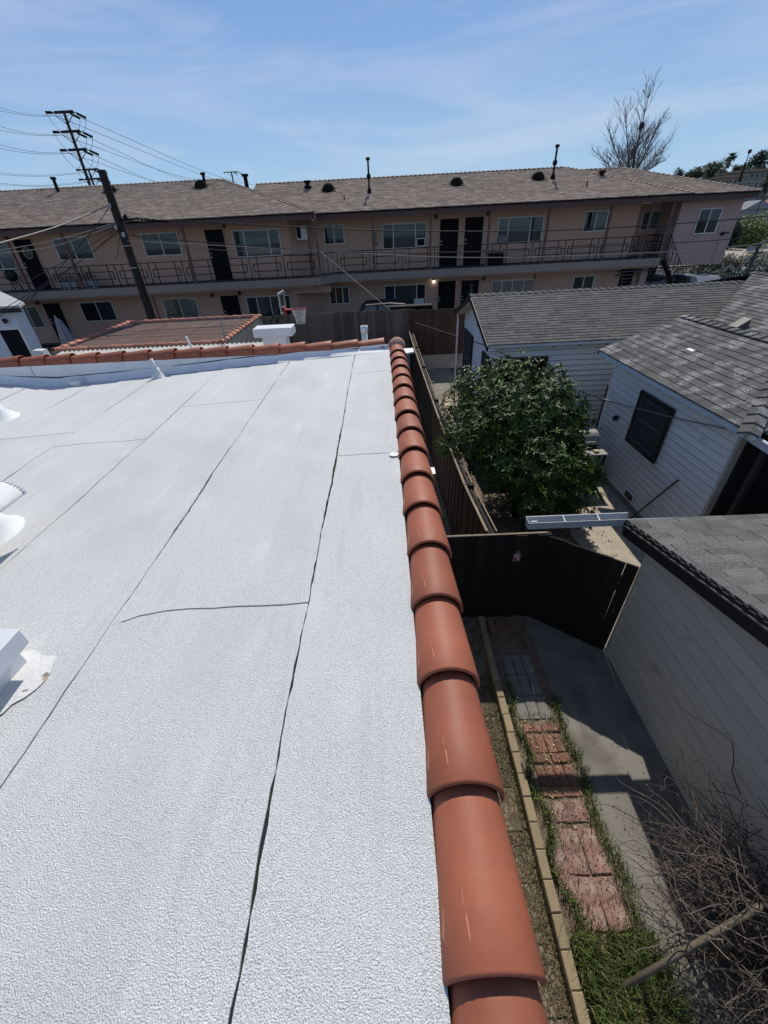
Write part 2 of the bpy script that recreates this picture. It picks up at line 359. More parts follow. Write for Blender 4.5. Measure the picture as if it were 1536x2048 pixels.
for r_ in range(5):
    for c_ in range(4 if r_ % 2 else 2):
        if r_ % 2: piece('brick', bk, bp, (1.56+0.105*c_, yy+0.07, 0.012+rk.uniform(-.004, .006)), (rk.uniform(-.06, .06), rk.uniform(-.05, .05), rk.uniform(-.14, .14)))
        else: piece('brick', bk, bp, (1.62+0.215*c_, yy+0.02, 0.012+rk.uniform(-.004, .006)), (0, 0, 1.57+rk.uniform(-.06, .06)))
    yy += 0.23 if r_ % 2 else 0.11
for r_ in range(3):
    for c_ in range(3): piece('grey_slab', gp, bp, (1.56+0.135*c_, 2.76+0.31*r_, 0.012), (0, 0, rk.uniform(-.03, .03)))
# loose bricks by the fence foot
rb = boxmesh('loose_brick', 0.10, 0.20, 0.065, brickm, 0.006)
for i, (x, y, rz, lb) in enumerate([(1.47, 4.02, 0.1, 'loose red brick at the fence foot, nearest the tan kerb'), (1.64, 4.05, 1.45, 'loose red brick lying crosswise at the fence foot')]):
    o = bpy.data.objects.new('loose_brick', rb); COL.objects.link(o); o.location = (x, y, 0.03); o.rotation_euler = (0, 0, rz); BASE[o.name] = o.location.copy()
    tag(o, lb, 'brick', 'loose bricks at the fence foot')

# weeds and litter (nobody could count them)
def blades(name, n, region, h0, h1, m, seed, wid=0.006, lean=0.6, label=None, z=0.02):
    r = random.Random(seed); b = MB()
    for _ in range(n):
        x, y = region(r)
        h = r.uniform(h0, h1); a = r.uniform(0, 6.283); l = r.uniform(0.1, lean)*h; w = wid*r.uniform(.6, 1.5)
        dx, dy = math.cos(a), math.sin(a); px, py = -dy*w/2, dx*w/2
        vs = [(x-px, y-py, z), (x+px, y+py, z), (x+dx*l*.4+px*.8, y+dy*l*.4+py*.8, z+h*.6), (x+dx*l*.4-px*.8, y+dy*l*.4-py*.8, z+h*.6), (x+dx*l, y+dy*l, z+h*.85)]
        b.add(vs, [(0, 1, 2, 3), (3, 2, 4)], r.uniform(.6, 1.35))
    return tag(b.build(name, m, tinted=True), label, 'weeds', kind='stuff')
grass_m = mat('weed_green', (0.125, 0.17, 0.045), 0.6, 0.3, 3, tint=True)
dry_m = mat('dry_straw', (0.30, 0.235, 0.13), 0.8, 0.2, 5, tint=True)
litter_m = mat('leaf_litter', (0.11, 0.075, 0.045), 0.9, 0.3, 9, tint=True)
def reg_a(r):
    y = 0.1+3.0*r.random()**1.7; c = 1.42+0.05*math.sin(y*9); return c+abs(r.gauss(0, 0.035+0.10*max(0, 1.0-y))), y
def reg_b(r):
    y = 0.0+2.9*r.random()**1.25; return 2.0+0.03*math.sin(y*7)+r.gauss(0, 0.045+0.05*max(0, .9-y)), y
def reg_c(r): return r.uniform(1.38, 2.1), -0.2+0.95*r.random()
def reg_d(r): y = r.uniform(0.3, 3.2); return 1.02+0.26*r.random()**.6, y
def reg_e(r): y = 4.4+13*r.random(); return 0.75+0.38*r.random(), y
blades('kerb_grass', 2300, reg_a, 0.05, 0.17, grass_m, 1, label='green grass tufts growing along the tan kerb')
blades('path_edge_grass', 2600, reg_b, 0.04, 0.12, grass_m, 2, label='green grass line between the red pavers and the concrete path')
blades('near_grass', 4800, reg_c, 0.05, 0.30, grass_m, 3, label='taller weeds at the near end of the red pavers')
blades('near_dry_grass', 1500, reg_c, 0.04, 0.22, dry_m, 8, label='dry straw among the taller weeds')
blades('wall_side_weeds', 3600, reg_d, 0.02, 0.08, grass_m, 4, label='sparse low weeds on the soil strip under the tile edge', wid=.005)
def reg_f(r): return r.gauss(1.60, .16), 0.2+2.5*r.random()
blades('joint_grass', 1500, reg_f, 0.02, 0.11, grass_m, 15, wid=.004, label='thin grass growing in the joints of the red pavers', z=.03)
blades('far_side_weeds', 2600, reg_e, 0.03, 0.13, grass_m, 5, label='low weeds between the white roofed house and the side fence', wid=.008)
def flakes(name, n, region, m, seed, s0, s1, label, z=0.05):
    r = random.Random(seed); b = MB()
    for _ in range(n):
        x, y = region(r); a = r.uniform(0, 6.28); s = r.uniform(s0, s1); w = s*r.uniform(.15, .5); t = r.uniform(-.5, .5)*s
        c, q = math.cos(a), math.sin(a)
        b.add([(x+c*s, y+q*s, z+t), (x-q*w, y+c*w, z+.004), (x-c*s, y-q*s, z-.2*t+.004), (x+q*w, y-c*w, z+.006)], [(0, 1, 2, 3)], r.uniform(.5, 1.8))
    return tag(b.build(name, m, tinted=True), label, 'litter', kind='stuff')
flakes('leaf_litter', 4200, lambda r: (r.uniform(0.95, 1.27), 3.3*r.random()**1.3), litter_m, 5, .006, .022, 'brown leaf litter on the soil strip')
flakes('paver_litter', 1900, lambda r: (r.uniform(1.4, 2.0), r.uniform(0.1, 2.7)), litter_m, 6, .004, .013, 'dry litter scattered over the pavers', .055)
flakes('straw_litter', 220, lambda r: (r.uniform(1.42, 1.95), r.uniform(1.5, 2.7)), dry_m, 7, .006, .022, 'pale straw lying on the bricks', .06)
flakes('path_litter', 160, lambda r: (r.uniform(2.05, 2.9), r.uniform(0, 3.8)), litter_m, 9, .006, .02, 'scattered leaves on the concrete path', .042)
flakes('yard_leaves', 700, lambda r: (r.uniform(1.5, 4.2), r.uniform(4.4, 8.5)), litter_m, 10, .01, .035, 'fallen leaves under the tree', .045)

# ================================================================== OUR WHITE FLAT ROOF
def zroof(x):
    if x > 0.05: return 3.655
    if x > -4.9: return 3.655-0.057*(0.05-x)
    return 3.373+0.09*(-4.9-x)
house = thing('flat_roof_house', (-5, 1, 0), 'low house with a white granulated flat roof and clay tile coping, filling the left foreground', 'house')
stucco_c = mat('cream_stucco', (0.50, 0.46, 0.39), 0.9, 0.08, 5, bump=0.4, bscale=120)
w = MB(); w.box(-14, 0.275, -3, 6.42, 0.0, 3.10); w.build('wall', stucco_c, house)
# right-hand curb under the tiles and the far parapet
cb = MB(); cb.box(0.10, 0.285, -3, 6.42, 3.10, 3.62); cb.build('curb', stucco_c, house)
pw = MB()
pw.box(-14, 0.085, 6.215, 6.42, 3.10, 3.66)
pw.build('parapet', white_coat, house)
# membrane on the parapet face: cloth panels with open dark joints, then the cant strip
joints = [-14, -9.3, -5.25, -3.02, -0.35, 0.08]
for a, b_ in zip(joints[:-1], joints[1:]):
    m = MB(); n = 24; vs = []
    for i in range(n+1):
        x = a+0.006+(b_-a-0.012)*i/n; zb = zroof(x)+0.075
        vs += [(x, 6.205+0.004*math.sin(x*6), zb), (x, 6.203, 3.66)]
    m.add(vs, [(2*i, 2*i+2, 2*i+3, 2*i+1) for i in range(n)]); m.build('parapet_sheet', white_coat, house, smooth=True)
m = MB(); n = 90; vs = []
for i in range(n+1):
    x = -14+14.07*i/n; z = zroof(x); wv = 0.006*math.sin(x*5.1)+0.004*math.sin(x*13)
    vs += [(x, 6.09+wv, z+0.004), (x, 6.17+wv*.6, min(z+0.035, 3.665)), (x, 6.196, min(z+0.095+wv, 3.68))]
m.add(vs, sum([[(3*i, 3*i+3, 3*i+4, 3*i+1), (3*i+1, 3*i+4, 3*i+5, 3*i+2)] for i in range(n)], [])); m.build('cant_strip', white_coat, house, smooth=True)
m = MB()   # bitumen line that shows above the cant strip
vs = []
for i in range(n+1):
    x = -14+14.07*i/n; z = zroof(x); t = max(0.0, math.sin(x*2.3)+.3)*0.009+0.001
    vs += [(x, 6.1975, min(z+0.094, 3.65)), (x, 6.2005, min(z+0.098+t, 3.655))]
m.add(vs, [(2*i, 2*i+2, 2*i+3, 2*i+1) for i in range(n)]); m.build('bitumen_line', bitumen, house)
# deck
m = MB(); vs = []
xs = [-14, -10, -7, -4.9, -3, -1, 0.05, 0.10]
for x in xs: vs += [(x, -3, zroof(x)-0.012), (x, 6.21, zroof(x)-0.012)]
m.add(vs, [(2*i, 2*i+2, 2*i+3, 2*i+1) for i in range(len(xs)-1)]); m.build('roof_deck', bitumen, house)
# roll sheets of granulated membrane; seams run along y
def seam_x(k):      # k-th seam counted from the tile edge
    return [0.085, -0.415, -1.385, -2.36, -3.33, -4.30, -5.27, -6.24, -7.21, -8.2, -9.2, -10.2, -11.2, -12.2, -13.2][k]
rs = random.Random(11)
_ph = [rs.uniform(0, 6) for _ in range(40)]
def seam_dx(k, y):
    if k == 0: return 0
    return 0.006*math.sin(y*1.5+_ph[k])+0.0025*math.sin(y*5.3+_ph[k+9])+0.0014*math.sin(y*17+_ph[k+18])+0.0012*math.sin(y*41+_ph[k+5])+0.0008*math.sin(y*97)
def gapw(k, y):     # half width of the open bitumen bleed
    if k == 0: return 0
    a = 0.0024+0.0036*max(0, math.sin(y*1.7+_ph[k+3]))+0.0022*max(0, math.sin(y*11+_ph[k+6]))+0.0012*math.sin(y*53+_ph[k]); return max(0.0014 if k < 2 else .0026, a*(0.9 if k > 1 else 1.15)*(1+.45*max(0, 1.1-y)))
def lap(k):        # end-lap positions (y) in strip k
    def yy(u, v): return PZ(u, v, zroof((seam_x(k)+seam_x(k+1))/2)).y
    return {0: [yy(735, 909), yy(735, 745)], 1: [yy(420, 1218)], 2: [yy(452, 806)], 3: [yy(205, 886)]}.get(k, [rs.uniform(1, 5)])
def lapdy(k, t, i): return 0.012*math.sin(t*3+i)+(0.0 if k != 1 else -0.0)
def sheet_z(x, y, k):
    z = zroof(x)+0.0030*math.sin(x*5+y*1.3)+0.0024*math.sin(y*3.1+x*2+k)+0.0016*math.sin(y*9+x*7+2*math.sin(y*2))
    # buckles beside the vents
    for (bx, by, br, bh) in [(-1.72, 1.25, 0.55, 0.014), (-2.85, 2.25, 0.45, 0.012), (-1.30, 1.35, 0.12, 0.008)]:
        d2 = ((x-bx)**2+(y-by)**2)/br**2; z += bh*math.exp(-d2*2)
    return z
for k in range(14):
    yl = [-2.9]+sorted(lap(k))+[6.15]
    for si in range(len(yl)-1):
        y0, y1 = yl[si]+(0.005 if si else 0), yl[si+1]-(0.005 if si < len(yl)-2 else 0)
        nx = 8; ny = max(6, int((y1-y0)/(0.05 if k < 4 else 0.2))); m = MB(); vs = []
        for j in range(ny+1):
            y = y0+(y1-y0)*j/ny
            xr = seam_x(k)+seam_dx(k, y)-gapw(k, y); xl = seam_x(k+1)+seam_dx(k+1, y)+gapw(k+1, y)
            for i in range(nx+1):
                t = i/nx; x = xl+(xr-xl)*t
                yy = y+(lapdy(k, t, 1)+0.003*math.sin(t*20+k) if (j == 0 and si) or (j == ny and si < len(yl)-2) else 0)
                if k == 1 and ((j == 0 and si) or (j == ny and si < len(yl)-2)) and t < 0.3: yy -= (0.3-t)**2*1.0
                edge = 0.0035*(1-min(1, min(t, 1-t)*12))     # the edge of each roll lifts a little
                vs.append((x, yy, sheet_z(x, yy, k)+edge))
        s_ = nx+1
        b0 = len(vs)
        fs = [(j*s_+i, j*s_+i+1, (j+1)*s_+i+1, (j+1)*s_+i) for j in range(ny) for i in range(nx)]
        ring = [j*s_ for j in range(ny+1)]+[ny*s_+i for i in range(1, s_)]+[j*s_+nx for j in range(ny-1, -1, -1)]+[i for i in range(nx-1, 0, -1)]
        for q in ring: vs.append((vs[q][0], vs[q][1], vs[q][2]-0.010))
        for q in range(len(ring)):
            q2 = (q+1) % len(ring); fs.append((ring[q], ring[q2], b0+q2, b0+q))
        m.add(vs, fs); m.build('roof_sheet', white_gran, house, smooth=False)
# clay coping tiles: tapered half barrels, each laid over the next
def barrel(L, r_big, r_small, th=0.013, lip=0.0, n=14, a_span=1.62):
    """axis +y, big end at y=0; arc centred on +z"""
    vs = []; fs = []; rows = [0, 0.008, L*0.25, L*0.5, L*0.75, L]
    for o_, sgn in ((0, 0), (1, -1)):
        for y in rows:
            r = r_big+(r_small-r_big)*y/L+sgn*th+(0.003 if y < .004 else 0)*(1 if not o_ else 0)*0-(0.004 if (y == 0 and not o_) else 0)
            for i in range(n+1):
                a = -a_span+2*a_span*i/n; vs.append((r*math.sin(a), y, r*math.cos(a)))
    s_ = n+1; R = len(rows); off = R*s_
    for j in range(R-1):
        for i in range(n):
            a = j*s_+i; fs.append((a, a+1, a+1+s_, a+s_)); fs.append((off+a, off+a+s_, off+a+1+s_, off+a+1))
    for i in range(n): fs.append((i, off+i, off+i+1, i+1)); a = (R-1)*s_+i; fs.append((a, a+1, off+a+1, off+a))
    for j in range(R-1):
        a = j*s_; fs.append((a, a+s_, off+a+s_, off+a)); a = j*s_+n; fs.append((a, off+a, off+a+s_, a+s_))
    me = bpy.data.meshes.new('coping_tile'); me.from_pydata(vs, [], fs); me.materials.append(terracotta)
    me.polygons.foreach_set('use_smooth', [True]*len(fs))
    return me
tile_me = barrel(0.455, 0.124, 0.104)
def flat_ends(me):
    for p in me.polygons:
        if abs(p.normal.y) > 0.8: p.use_smooth = False
flat_ends(tile_me)
ysq = 0.133; stp = 0.3765
i = -3
while True:
    y = ysq+stp*i
    if y > 6.0: break
    piece('coping_tile', tile_me, house, (0.197+rs.uniform(-.003, .003), y, 3.634+rs.uniform(-.002, .002)), (-0.045+rs.uniform(-.004, .004), rs.uniform(-.015, .015), rs.uniform(-.008, .008))); i += 1
x = 0.02
while x > -14:
    piece('coping_tile', tile_me, house, (x, 6.32+rs.uniform(-.004, .004), 3.668+rs.uniform(-.002, .002)), (0, 0, 0))
    o = house.children[-1] if False else None
    ob = bpy.data.objects[-1] if False else None
    x -= 0.388
for o in [o for o in COL.objects if o.name.startswith('coping_tile') and abs(o.location.y+1-6.32) < .01]:
    o.rotation_euler = (-0.05, rs.uniform(-.012, .012), 1.5708+rs.uniform(-.01, .01))
# mortar lump where the two runs meet
m = MB(); vs = []; rr = random.Random(3)
for j in range(7):
    for i in range(12):
        a = 6.283*i/12; t = j/6*1.4; r = 0.128*math.cos(t)*(1+rr.uniform(-.08, .08)); vs.append((0.20+r*math.cos(a), 6.34+r*math.sin(a), 3.655+0.135*math.sin(t)*(1+rr.uniform(-.04, .04))))
m.add(vs, [(j*12+i, j*12+(i+1) % 12, (j+1)*12+(i+1) % 12, (j+1)*12+i) for j in range(6) for i in range(12)]+[tuple(72+i for i in range(12))])
m.build('corner_mortar', mat('mortar', (0.40, 0.22, 0.17), 0.9, 0.2, 20, bump=0.6), house, smooth=True)
# white flashing visible between sheets and tiles
m = MB(); vs = []
for j in range(120):
    y = -2.9+9.05*j/119; wv = 0.012*math.sin(y*3.3)+0.006*math.sin(y*11); vs += [(0.083, y, 3.640), (0.115, y, 3.645)]
m.add(vs, [(2*j, 2*j+2, 2*j+3, 2*j+1)[::-1] for j in range(119)]); m.build('edge_flashing', white_coat, house)
# patches of white sealant at lap ends
for (u, v) in [(787, 908), (783, 742)]:
    c = PZ(u, v, 3.667); m = MB(); k = 14
    m.add([(c.x+0.005+0.035*math.cos(6.283*i/k)*(1+.25*math.sin(i*2.2)), c.y+0.035*math.sin(6.283*i/k), 3.6665) for i in range(k)], [tuple(range(k))]); m.build('sealant_patch', white_metal, house)

# roof vents
def skirt(c, r0, r1, h, parent, name='flashing', ns=20, seed=1):
    r = random.Random(seed); m = MB(); vs = []; prof = [(r1*1.35, 0.0), (r1*1.15, 0.012), (r1*0.95, 0.05*h/.2), (r0*1.15, h*0.55), (r0, h)]
    for q, (rad, z) in enumerate(prof):
        for i in range(ns):
            a = 6.283*i/ns; k = rad*(1+(r.uniform(-.12, .12) if q == 0 else 0.02*math.sin(3*a))); vs.append((c[0]+k*math.cos(a), c[1]+k*math.sin(a), c[2]+z))
    m.add(vs, [(j*ns+i, j*ns+(i+1) % ns, (j+1)*ns+(i+1) % ns, (j+1)*ns+i) for j in range(4) for i in range(ns)]+[tuple(4*ns+i for i in range(ns))])
    return m.build(name, white_coat, parent, smooth=True)
# hood vent A (half barrel hood)
va = MB().tube([(-2.76, 2.10, 3.45), (-2.76, 2.10, 3.88)], 0.135, 20).build('vent', white_metal, house, smooth=True)
va['label'] = 'white roof vent with a half round hood'
skirt((-2.80, 2.18, zroof(-2.8)-.004), 0.16, 0.24, 0.16, va, seed=4)
m = MB(); vs = []; n = 18
for y in (1.15, 2.25):
    for i in range(n+1):
        a = math.pi*i/n; vs.append((-2.66+0.28*math.cos(a), y, 3.785+0.13*math.sin(a)))
m.add(vs, [(i, i+1, n+2+i, n+1+i) for i in range(n)]); hd = m.build('hood', white_metal, va, smooth=True)
md = hd.modifiers.new('s', 'SOLIDIFY'); md.thickness = 0.006
m = MB()
for i in range(28):
    a = math.pi*(i+.5)/28; c = Vector((-2.66+0.284*math.cos(a), 2.255, 3.785+0.134*math.sin(a))); m.box(c.x-.006, c.x+.006, c.y-.006, c.y+.010, c.z-.006, c.z+.006)
m.build('crimped_edge', white_metal, va)
# box vent B
vb = MB().box(-1.98, -1.66, 0.72, 1.12, 3.55, 3.70).build('vent', white_metal, house)
vb['label'] = 'white box shaped roof vent with a stained base'
a_ = PX(28, 1253, -1.585)
m = MB(); x1 = -1.585
m.add([(x1, 1.13, 3.70), (x1, 0.35, 3.70), (-2.35, 0.35, 3.70), (-2.35, 1.13, 3.70), (x1, 1.13, 3.785), (x1, 0.35, 3.785), (-2.35, 0.35, 3.785), (-2.35, 1.13, 3.785), (-1.97, 0.35, 3.84), (-1.97, 1.13, 3.84)],
      [(0, 1, 5, 4), (0, 4, 9, 7, 3), (1, 2, 6, 8, 5), (2, 3, 7, 6), (4, 5, 8, 9), (9, 8, 6, 7), (0, 3, 2, 1)]); m.build('hood', white_metal, vb, bevel=.004)
m = MB(); k = 40; r = random.Random(9); c = (-1.80, 1.02)
vs = []
for q, (s, z) in enumerate([(1.0, .003), (0.75, .012), (0.45, .022)]):
    for i in range(k):
        a = 6.283*i/k; d = 1+0.10*math.sin(3*a+1)+r.uniform(-.05, .05); vs.append((c[0]+s*0.27*d*math.cos(a), c[1]+s*0.24*d*math.sin(a), zroof(c[0]+s*0.40*d*math.cos(a))+.004+z*.8))
m.add(vs, [(j*k+i, j*k+(i+1) % k, (j+1)*k+(i+1) % k, (j+1)*k+i) for j in range(2) for i in range(k)]+[tuple(2*k+i for i in range(k))])
m.build('sealant_skirt', mat('stained_sealant', (0.64, 0.635, 0.62), 0.8, 0.1, 8, bump=0.4, bscale=60, spots=[((0.55, 0.45, 0.26), 7, 0.58, 0.66), ((0.10, 0.08, 0.06), 16, 0.66, 0.72)]), vb, smooth=True)
# pipe vent C
vc = MB().tube([(-4.78, 4.78, 3.4), (-4.78, 4.78, 3.95)], 0.085, 16).build('vent', white_metal, house, smooth=True)
vc['label'] = 'white round pipe vent with a cone base at the left edge'
skirt((-4.78, 4.78, zroof(-4.78)-.004), 0.10, 0.20, 0.20, vc, seed=7)
# little soil pipe and scupper box at the parapet foot
vd = MB().tube([(-3.30, 6.02, 3.46), (-3.335, 6.03, 3.72)], 0.030, 12, r1=0.026).build('vent', white_metal, house, smooth=True)
vd['label'] = 'slim white soil pipe at the foot of the parapet'
skirt((-3.30, 6.02, zroof(-3.3)), 0.036, 0.085, 0.13, vd, seed=8)
m = MB(); m.box(-4.66, -4.50, 6.02, 6.14, zroof(-4.6), zroof(-4.6)+0.075); m.build('scupper_box', white_coat, house, bevel=.012)
# chimney cap, stand pipe and corner eave beyond the parapet
cm_ = MB(); cm_.box(-1.94, -1.56, 6.94, 7.18, 0, 3.76); ch = cm_.build('chimney', white_coat, house)
m = MB(); m.box(-2.06, -1.44, 6.90, 7.22, 3.76, 3.89); m.build('chimney_cap', white_metal, ch, bevel=.008)
pp = MB().tube([(-0.31, 7.3, 0), (-0.31, 7.3, 3.74)], 0.048, 16).build('stand_pipe', white_metal, house, smooth=True)
m = MB(); m.lathe([(0.05, 0), (0.062, 0), (0.062, .11), (0.050, .11), (0.050, .02), (0.0, .02)], (-0.31, 7.3, 3.68), 16); m.build('pipe_collar', white_metal, pp, smooth=True)
m = MB(); m.prism([(0.30, 6.30, 3.54), (0.46, 6.40, 3.54), (0.46, 6.62, 3.54), (0.28, 6.62, 3.54)], (0, 0, 0.02)); m.build('eave_corner', white_metal, house)
m = MB(); m.box(0.33, 0.40, 6.50, 6.49, 0.1, 3.5); m.build('downspout', mat('teal_paint', (0.03, 0.16, 0.15), 0.5), house, bevel=.006)
for (u, v, x, lab) in [(805, 730, 0.42, 0), (866, 941, 0.47, 1)]:
    p = PX(u, v, x); m = MB(); m.box(0.30, x+0.02, p.y-.07, p.y+.07, p.z-.012, p.z); m.box(0.30, 0.312, p.y-.07, p.y+.07, p.z-.14, p.z+.001)
    m.bar((0.31, p.y-.05, p.z-.12), (x, p.y-.05, p.z-.01), .012, .012); m.bar((0.31, p.y+.05, p.z-.12), (x, p.y+.05, p.z-.01), .012, .012)
    m.build('wall_bracket', mat('galvanised', (0.25, 0.25, 0.25), 0.45, 0.1, 20, metal=.6), house)
# ================================================================== NEIGHBOUR'S GARAGE (near right)
shing_new = mat('grey_shingle', (0.105, 0.10, 0.095), 0.95, 0.16, 6, bump=0.5, bscale=220, tint=True, speck=((0.34, 0.34, 0.34), 160, 0.56, 0.66, 2.2, 0.40, 0.60))
shing_a = mat('smooth_grey_shingle', (0.10, 0.094, 0.086), 0.95, 0.14, 5, bump=0.4, bscale=200, tint=True, speck=((0.42, 0.41, 0.38), 30, 0.66, 0.72, 1.2, 0.55, 0.7))
shing_b = mat('worn_grey_shingle', (0.098, 0.093, 0.090), 0.95, 0.14, 6, bump=0.5, bscale=200, tint=True, speck=((0.50, 0.49, 0.47), 75, 0.50, 0.60, 3.4, 0.50, 0.64))
dark_trim = mat('black_trim', (0.018, 0.017, 0.017), 0.5, 0.1, 8)
pale_trim = mat('pale_trim', (0.50, 0.54, 0.58), 0.6, 0.08, 5)
roof_deck_m = mat('roof_deck', (0.03, 0.03, 0.03), 0.95)
garage_w = mat('garage_siding', (0.56, 0.545, 0.49), 0.6, 0.06, 3, rnd=0.05, bump=0.12, bscale=30, stretch=(0.4, 0.4, 4), spots=[((0.26, 0.25, 0.22), 3, 0.6, 0.8, (1, 1, 1), 6, .5)])
lap_shade = mat('siding_lap_shade', (0.27, 0.265, 0.25), .95, .5, 7)  # darker tone that paints the shadow line at each board's lower lip
joint_shade = mat('joint_shade_backing', (0.05, 0.05, 0.05), .95)  # near-black backing, coloured to give the shade in the siding joints
gar = thing('garage', (5, 1, 0), 'near right garage with cream lap siding, black rake board and grey shingle roof', 'garage')
def zg(x, y): return 2.23+0.235*(3.68-y) if y > 0.4 else 3.001-0.235*(0.4-y)
XW = 2.98
m = MB(); m.prism([(XW+0.03, -2.2, 0), (XW+0.03, 3.50, 0), (XW+0.03, 3.50, zg(0, 3.5)-.06), (XW+0.03, 0.4, zg(0, .4)-.06), (XW+0.03, -2.2, zg(0, -2.2)-.06)], (6, 0, 0)); m.build('wall', joint_shade, gar)
# lap siding boards on the gable wall and the far wall
z = 0.02
while z < 2.95:
    # extent of the board under the rake
    y1 = 3.50
    if zg(0, y1) < z+0.27: y1 = 3.68-((z+0.27)-2.23)/0.235
    if y1 < 0.45: break
    siding('siding_board', [(XW+0.028, -2.2, z+.003), (XW-0.006, -2.2, z+.003), (XW+0.006, -2.2, z+0.20), (XW+0.028, -2.2, z+0.20)], (0, y1+2.2, 0), garage_w, lap_shade, gar, .006); z += 0.20
m = MB(); m.box(XW-0.012, XW+0.05, 3.50, 3.56, 0, 2.2); m.build('corner_board', garage_w, gar)
def deck(poly, zf, t, name, m_, parent):
    b = MB(); n = len(poly); b.add([(x, y, zf(x, y)-0.004) for x, y in poly]+[(x, y, zf(x, y)-t) for x, y in poly], [tuple(range(n)), tuple(range(2*n-1, n-1, -1))]+[(i, n+i, n+(i+1) % n, (i+1) % n) for i in range(n)])
    return b.build(name, m_, parent)
gp_ = [(2.735, 0.4), (9.5, 0.4), (9.5, 3.70), (2.735, 3.70)]
deck(gp_, zg, 0.05, 'roof', roof_deck_m, gar)
deck([(2.735, -2.4), (9.5, -2.4), (9.5, 0.4), (2.735, 0.4)], zg, 0.05, 'roof', roof_deck_m, gar)
emit_shingles(shingle_list([(2.72, 0.4), (9.5, 0.4), (9.5, 3.73), (2.72, 3.73)], zg, (0, -1), 0.125, 0.30, random.Random(21)), shing_new, gar)
m = MB(); m.bar((2.715, 3.72, zg(0, 3.72)-.10), (2.715, 0.4, zg(0, .4)-.10), 0.025, 0.17); m.bar((2.715, 0.4, zg(0, .4)-.10), (2.715, -2.4, zg(0, -2.4)-.10), 0.025, 0.17); m.build('rake_board', dark_trim, gar)
m = MB(); m.bar((2.70, 3.72, zg(0, 3.72)-.055), (2.70, 0.4, zg(0, .4)-.055), 0.012, 0.016); m.build('drip_edge', mat('dull_metal', (0.25, 0.24, 0.22), .5, metal=.5), gar)
m = MB()
for q in range(26):
    y = 3.6-q*.125; m.box(2.700, 2.716, y-.02, y+.03, zg(0, y)-.018, zg(0, y)+.004)
m.build('shingle_edge', dark_trim, gar)
m = MB(); m.bar((2.75, 3.70, zg(0, 3.7)-.09), (9.5, 3.70, zg(0, 3.7)-.09), 0.025, 0.12); m.build('eave_board', dark_trim, gar)
# gutter, open trough that runs past the roof towards our house
gut = mat('gutter_metal', (0.34, 0.355, 0.37), 0.45, 0.08, 10)
gx0, gx1 = 1.60, 2.80; gy, gz = 3.79, 2.205
prof = [(-0.055, 0.03), (-0.055, -0.055), (0.02, -0.075), (0.050, -0.045), (0.062, 0.0), (0.075, 0.022)]
m = MB(); vs = []
for xx in (gx0, gx1):
    for (a, b_) in prof: vs.append((xx, gy+a, gz+b_))
k = len(prof); m.add(vs, [(i, i+1, k+i+1, k+i) for i in range(k-1)]); gu = m.build('gutter', gut, gar); md = gu.modifiers.new('s', 'SOLIDIFY'); md.thickness = 0.004; md.offset = 0
m = MB(); m.bar((gx0, gy+.078, gz+.026), (gx1, gy+.078, gz+.026), .014, .010); m.bar((gx0, gy-.055, gz+.03), (gx1, gy-.055, gz+.03), .008, .010); m.bar((2.8, gy-.03, gz+.005), (4.3, gy-.045, gz-.005), .012, .02); m.build('gutter_lip', gut, gu)
m = MB(); m.prism([(gx0+.002, gy+a, gz+b_-.001) for a, b_ in prof], (0.006, 0, 0)); m.build('end_cap', gut, gu)
m = MB(); m.box(gx0+.01, gx0+.13, gy-.03, gy+.045, gz-.045, gz-.03); m.box(gx0+.03, gx0+.10, gy-.04, gy-.028, gz-.05, gz+.045); m.build('gutter_outlet', white_metal, gu)
for xx in (2.02, 2.42): m = MB(); m.tube([(xx, gy-.055, gz+.02), (xx+.015, gy+.07, gz+.026)], .007, 8); m.build('gutter_spike', white_metal, gu)

# ================================================================== FENCES OF DARK BOARDS
dark_wood = mat('dark_brown_wood', (0.012, 0.009, 0.008), 0.85, 0.35, 3, rnd=0.35, bump=0.5, bscale=30, stretch=(6, 6, 0.5), spots=[((0.05, 0.04, 0.03), 26, 0.70, 0.76, (3, 3, 0.15), 3, .7)])
edge_wood = mat('pale_rail_wood', (0.24, 0.18, 0.125), 0.85, 0.25, 8, rnd=0.1, stretch=(1, .2, 1))
red_wood = mat('reddish_fence_wood', (0.05, 0.026, 0.017), 0.85, 0.3, 3, rnd=0.3, bump=0.4, bscale=30, stretch=(6, 6, 0.5))
def board_run(parent, p0, p1, z0, z1, w, th, material, rnd_, jitter=0.01, name='board', gap=-0.003, z1b=None):
    p0 = Vector((*p0, 0)); p1 = Vector((*p1, 0)); L = (p1-p0).length; n = max(1, round(L/w)); w = L/n; ang = math.atan2(p1.y-p0.y, p1.x-p0.x)
    hs = [z1-z0+(0 if z1b is None else (z1b-z1)*(i+.5)/n)+rnd_.uniform(-jitter, jitter) for i in range(n)]
    base = boxmesh(name, w-gap, th, 1.0, material)
    for i in range(n):
        c = p0.lerp(p1, (i+.5)/n); off = (.006 if i % 2 else -.006)+rnd_.uniform(-.003, .003)
        o = piece(name, base, parent, (c.x-math.sin(ang)*off, c.y+math.cos(ang)*off, z0), (0, rnd_.uniform(-.004, .004), ang+rnd_.uniform(-.01, .01))); o.scale = (1, 1, hs[i])
cf = thing('cross_fence', (1.2, 4.26, 0), 'nearly black board fence closing the alley, with a small red and white notice', 'fence')
rf = random.Random(31)
board_run(cf, (0.34, 4.28), (2.10, 4.24), 0.0, 1.65, 0.14, 0.02, dark_wood, rf)
m = MB(); m.box(0.34, 2.10, 4.255, 4.285, 1.655, 1.668); m.bar((0.34, 4.31, .5), (2.10, 4.28, .5), .04, .09); m.bar((0.34, 4.31, 1.35), (2.10, 4.28, 1.35), .04, .09); m.build('rail', edge_wood, cf)
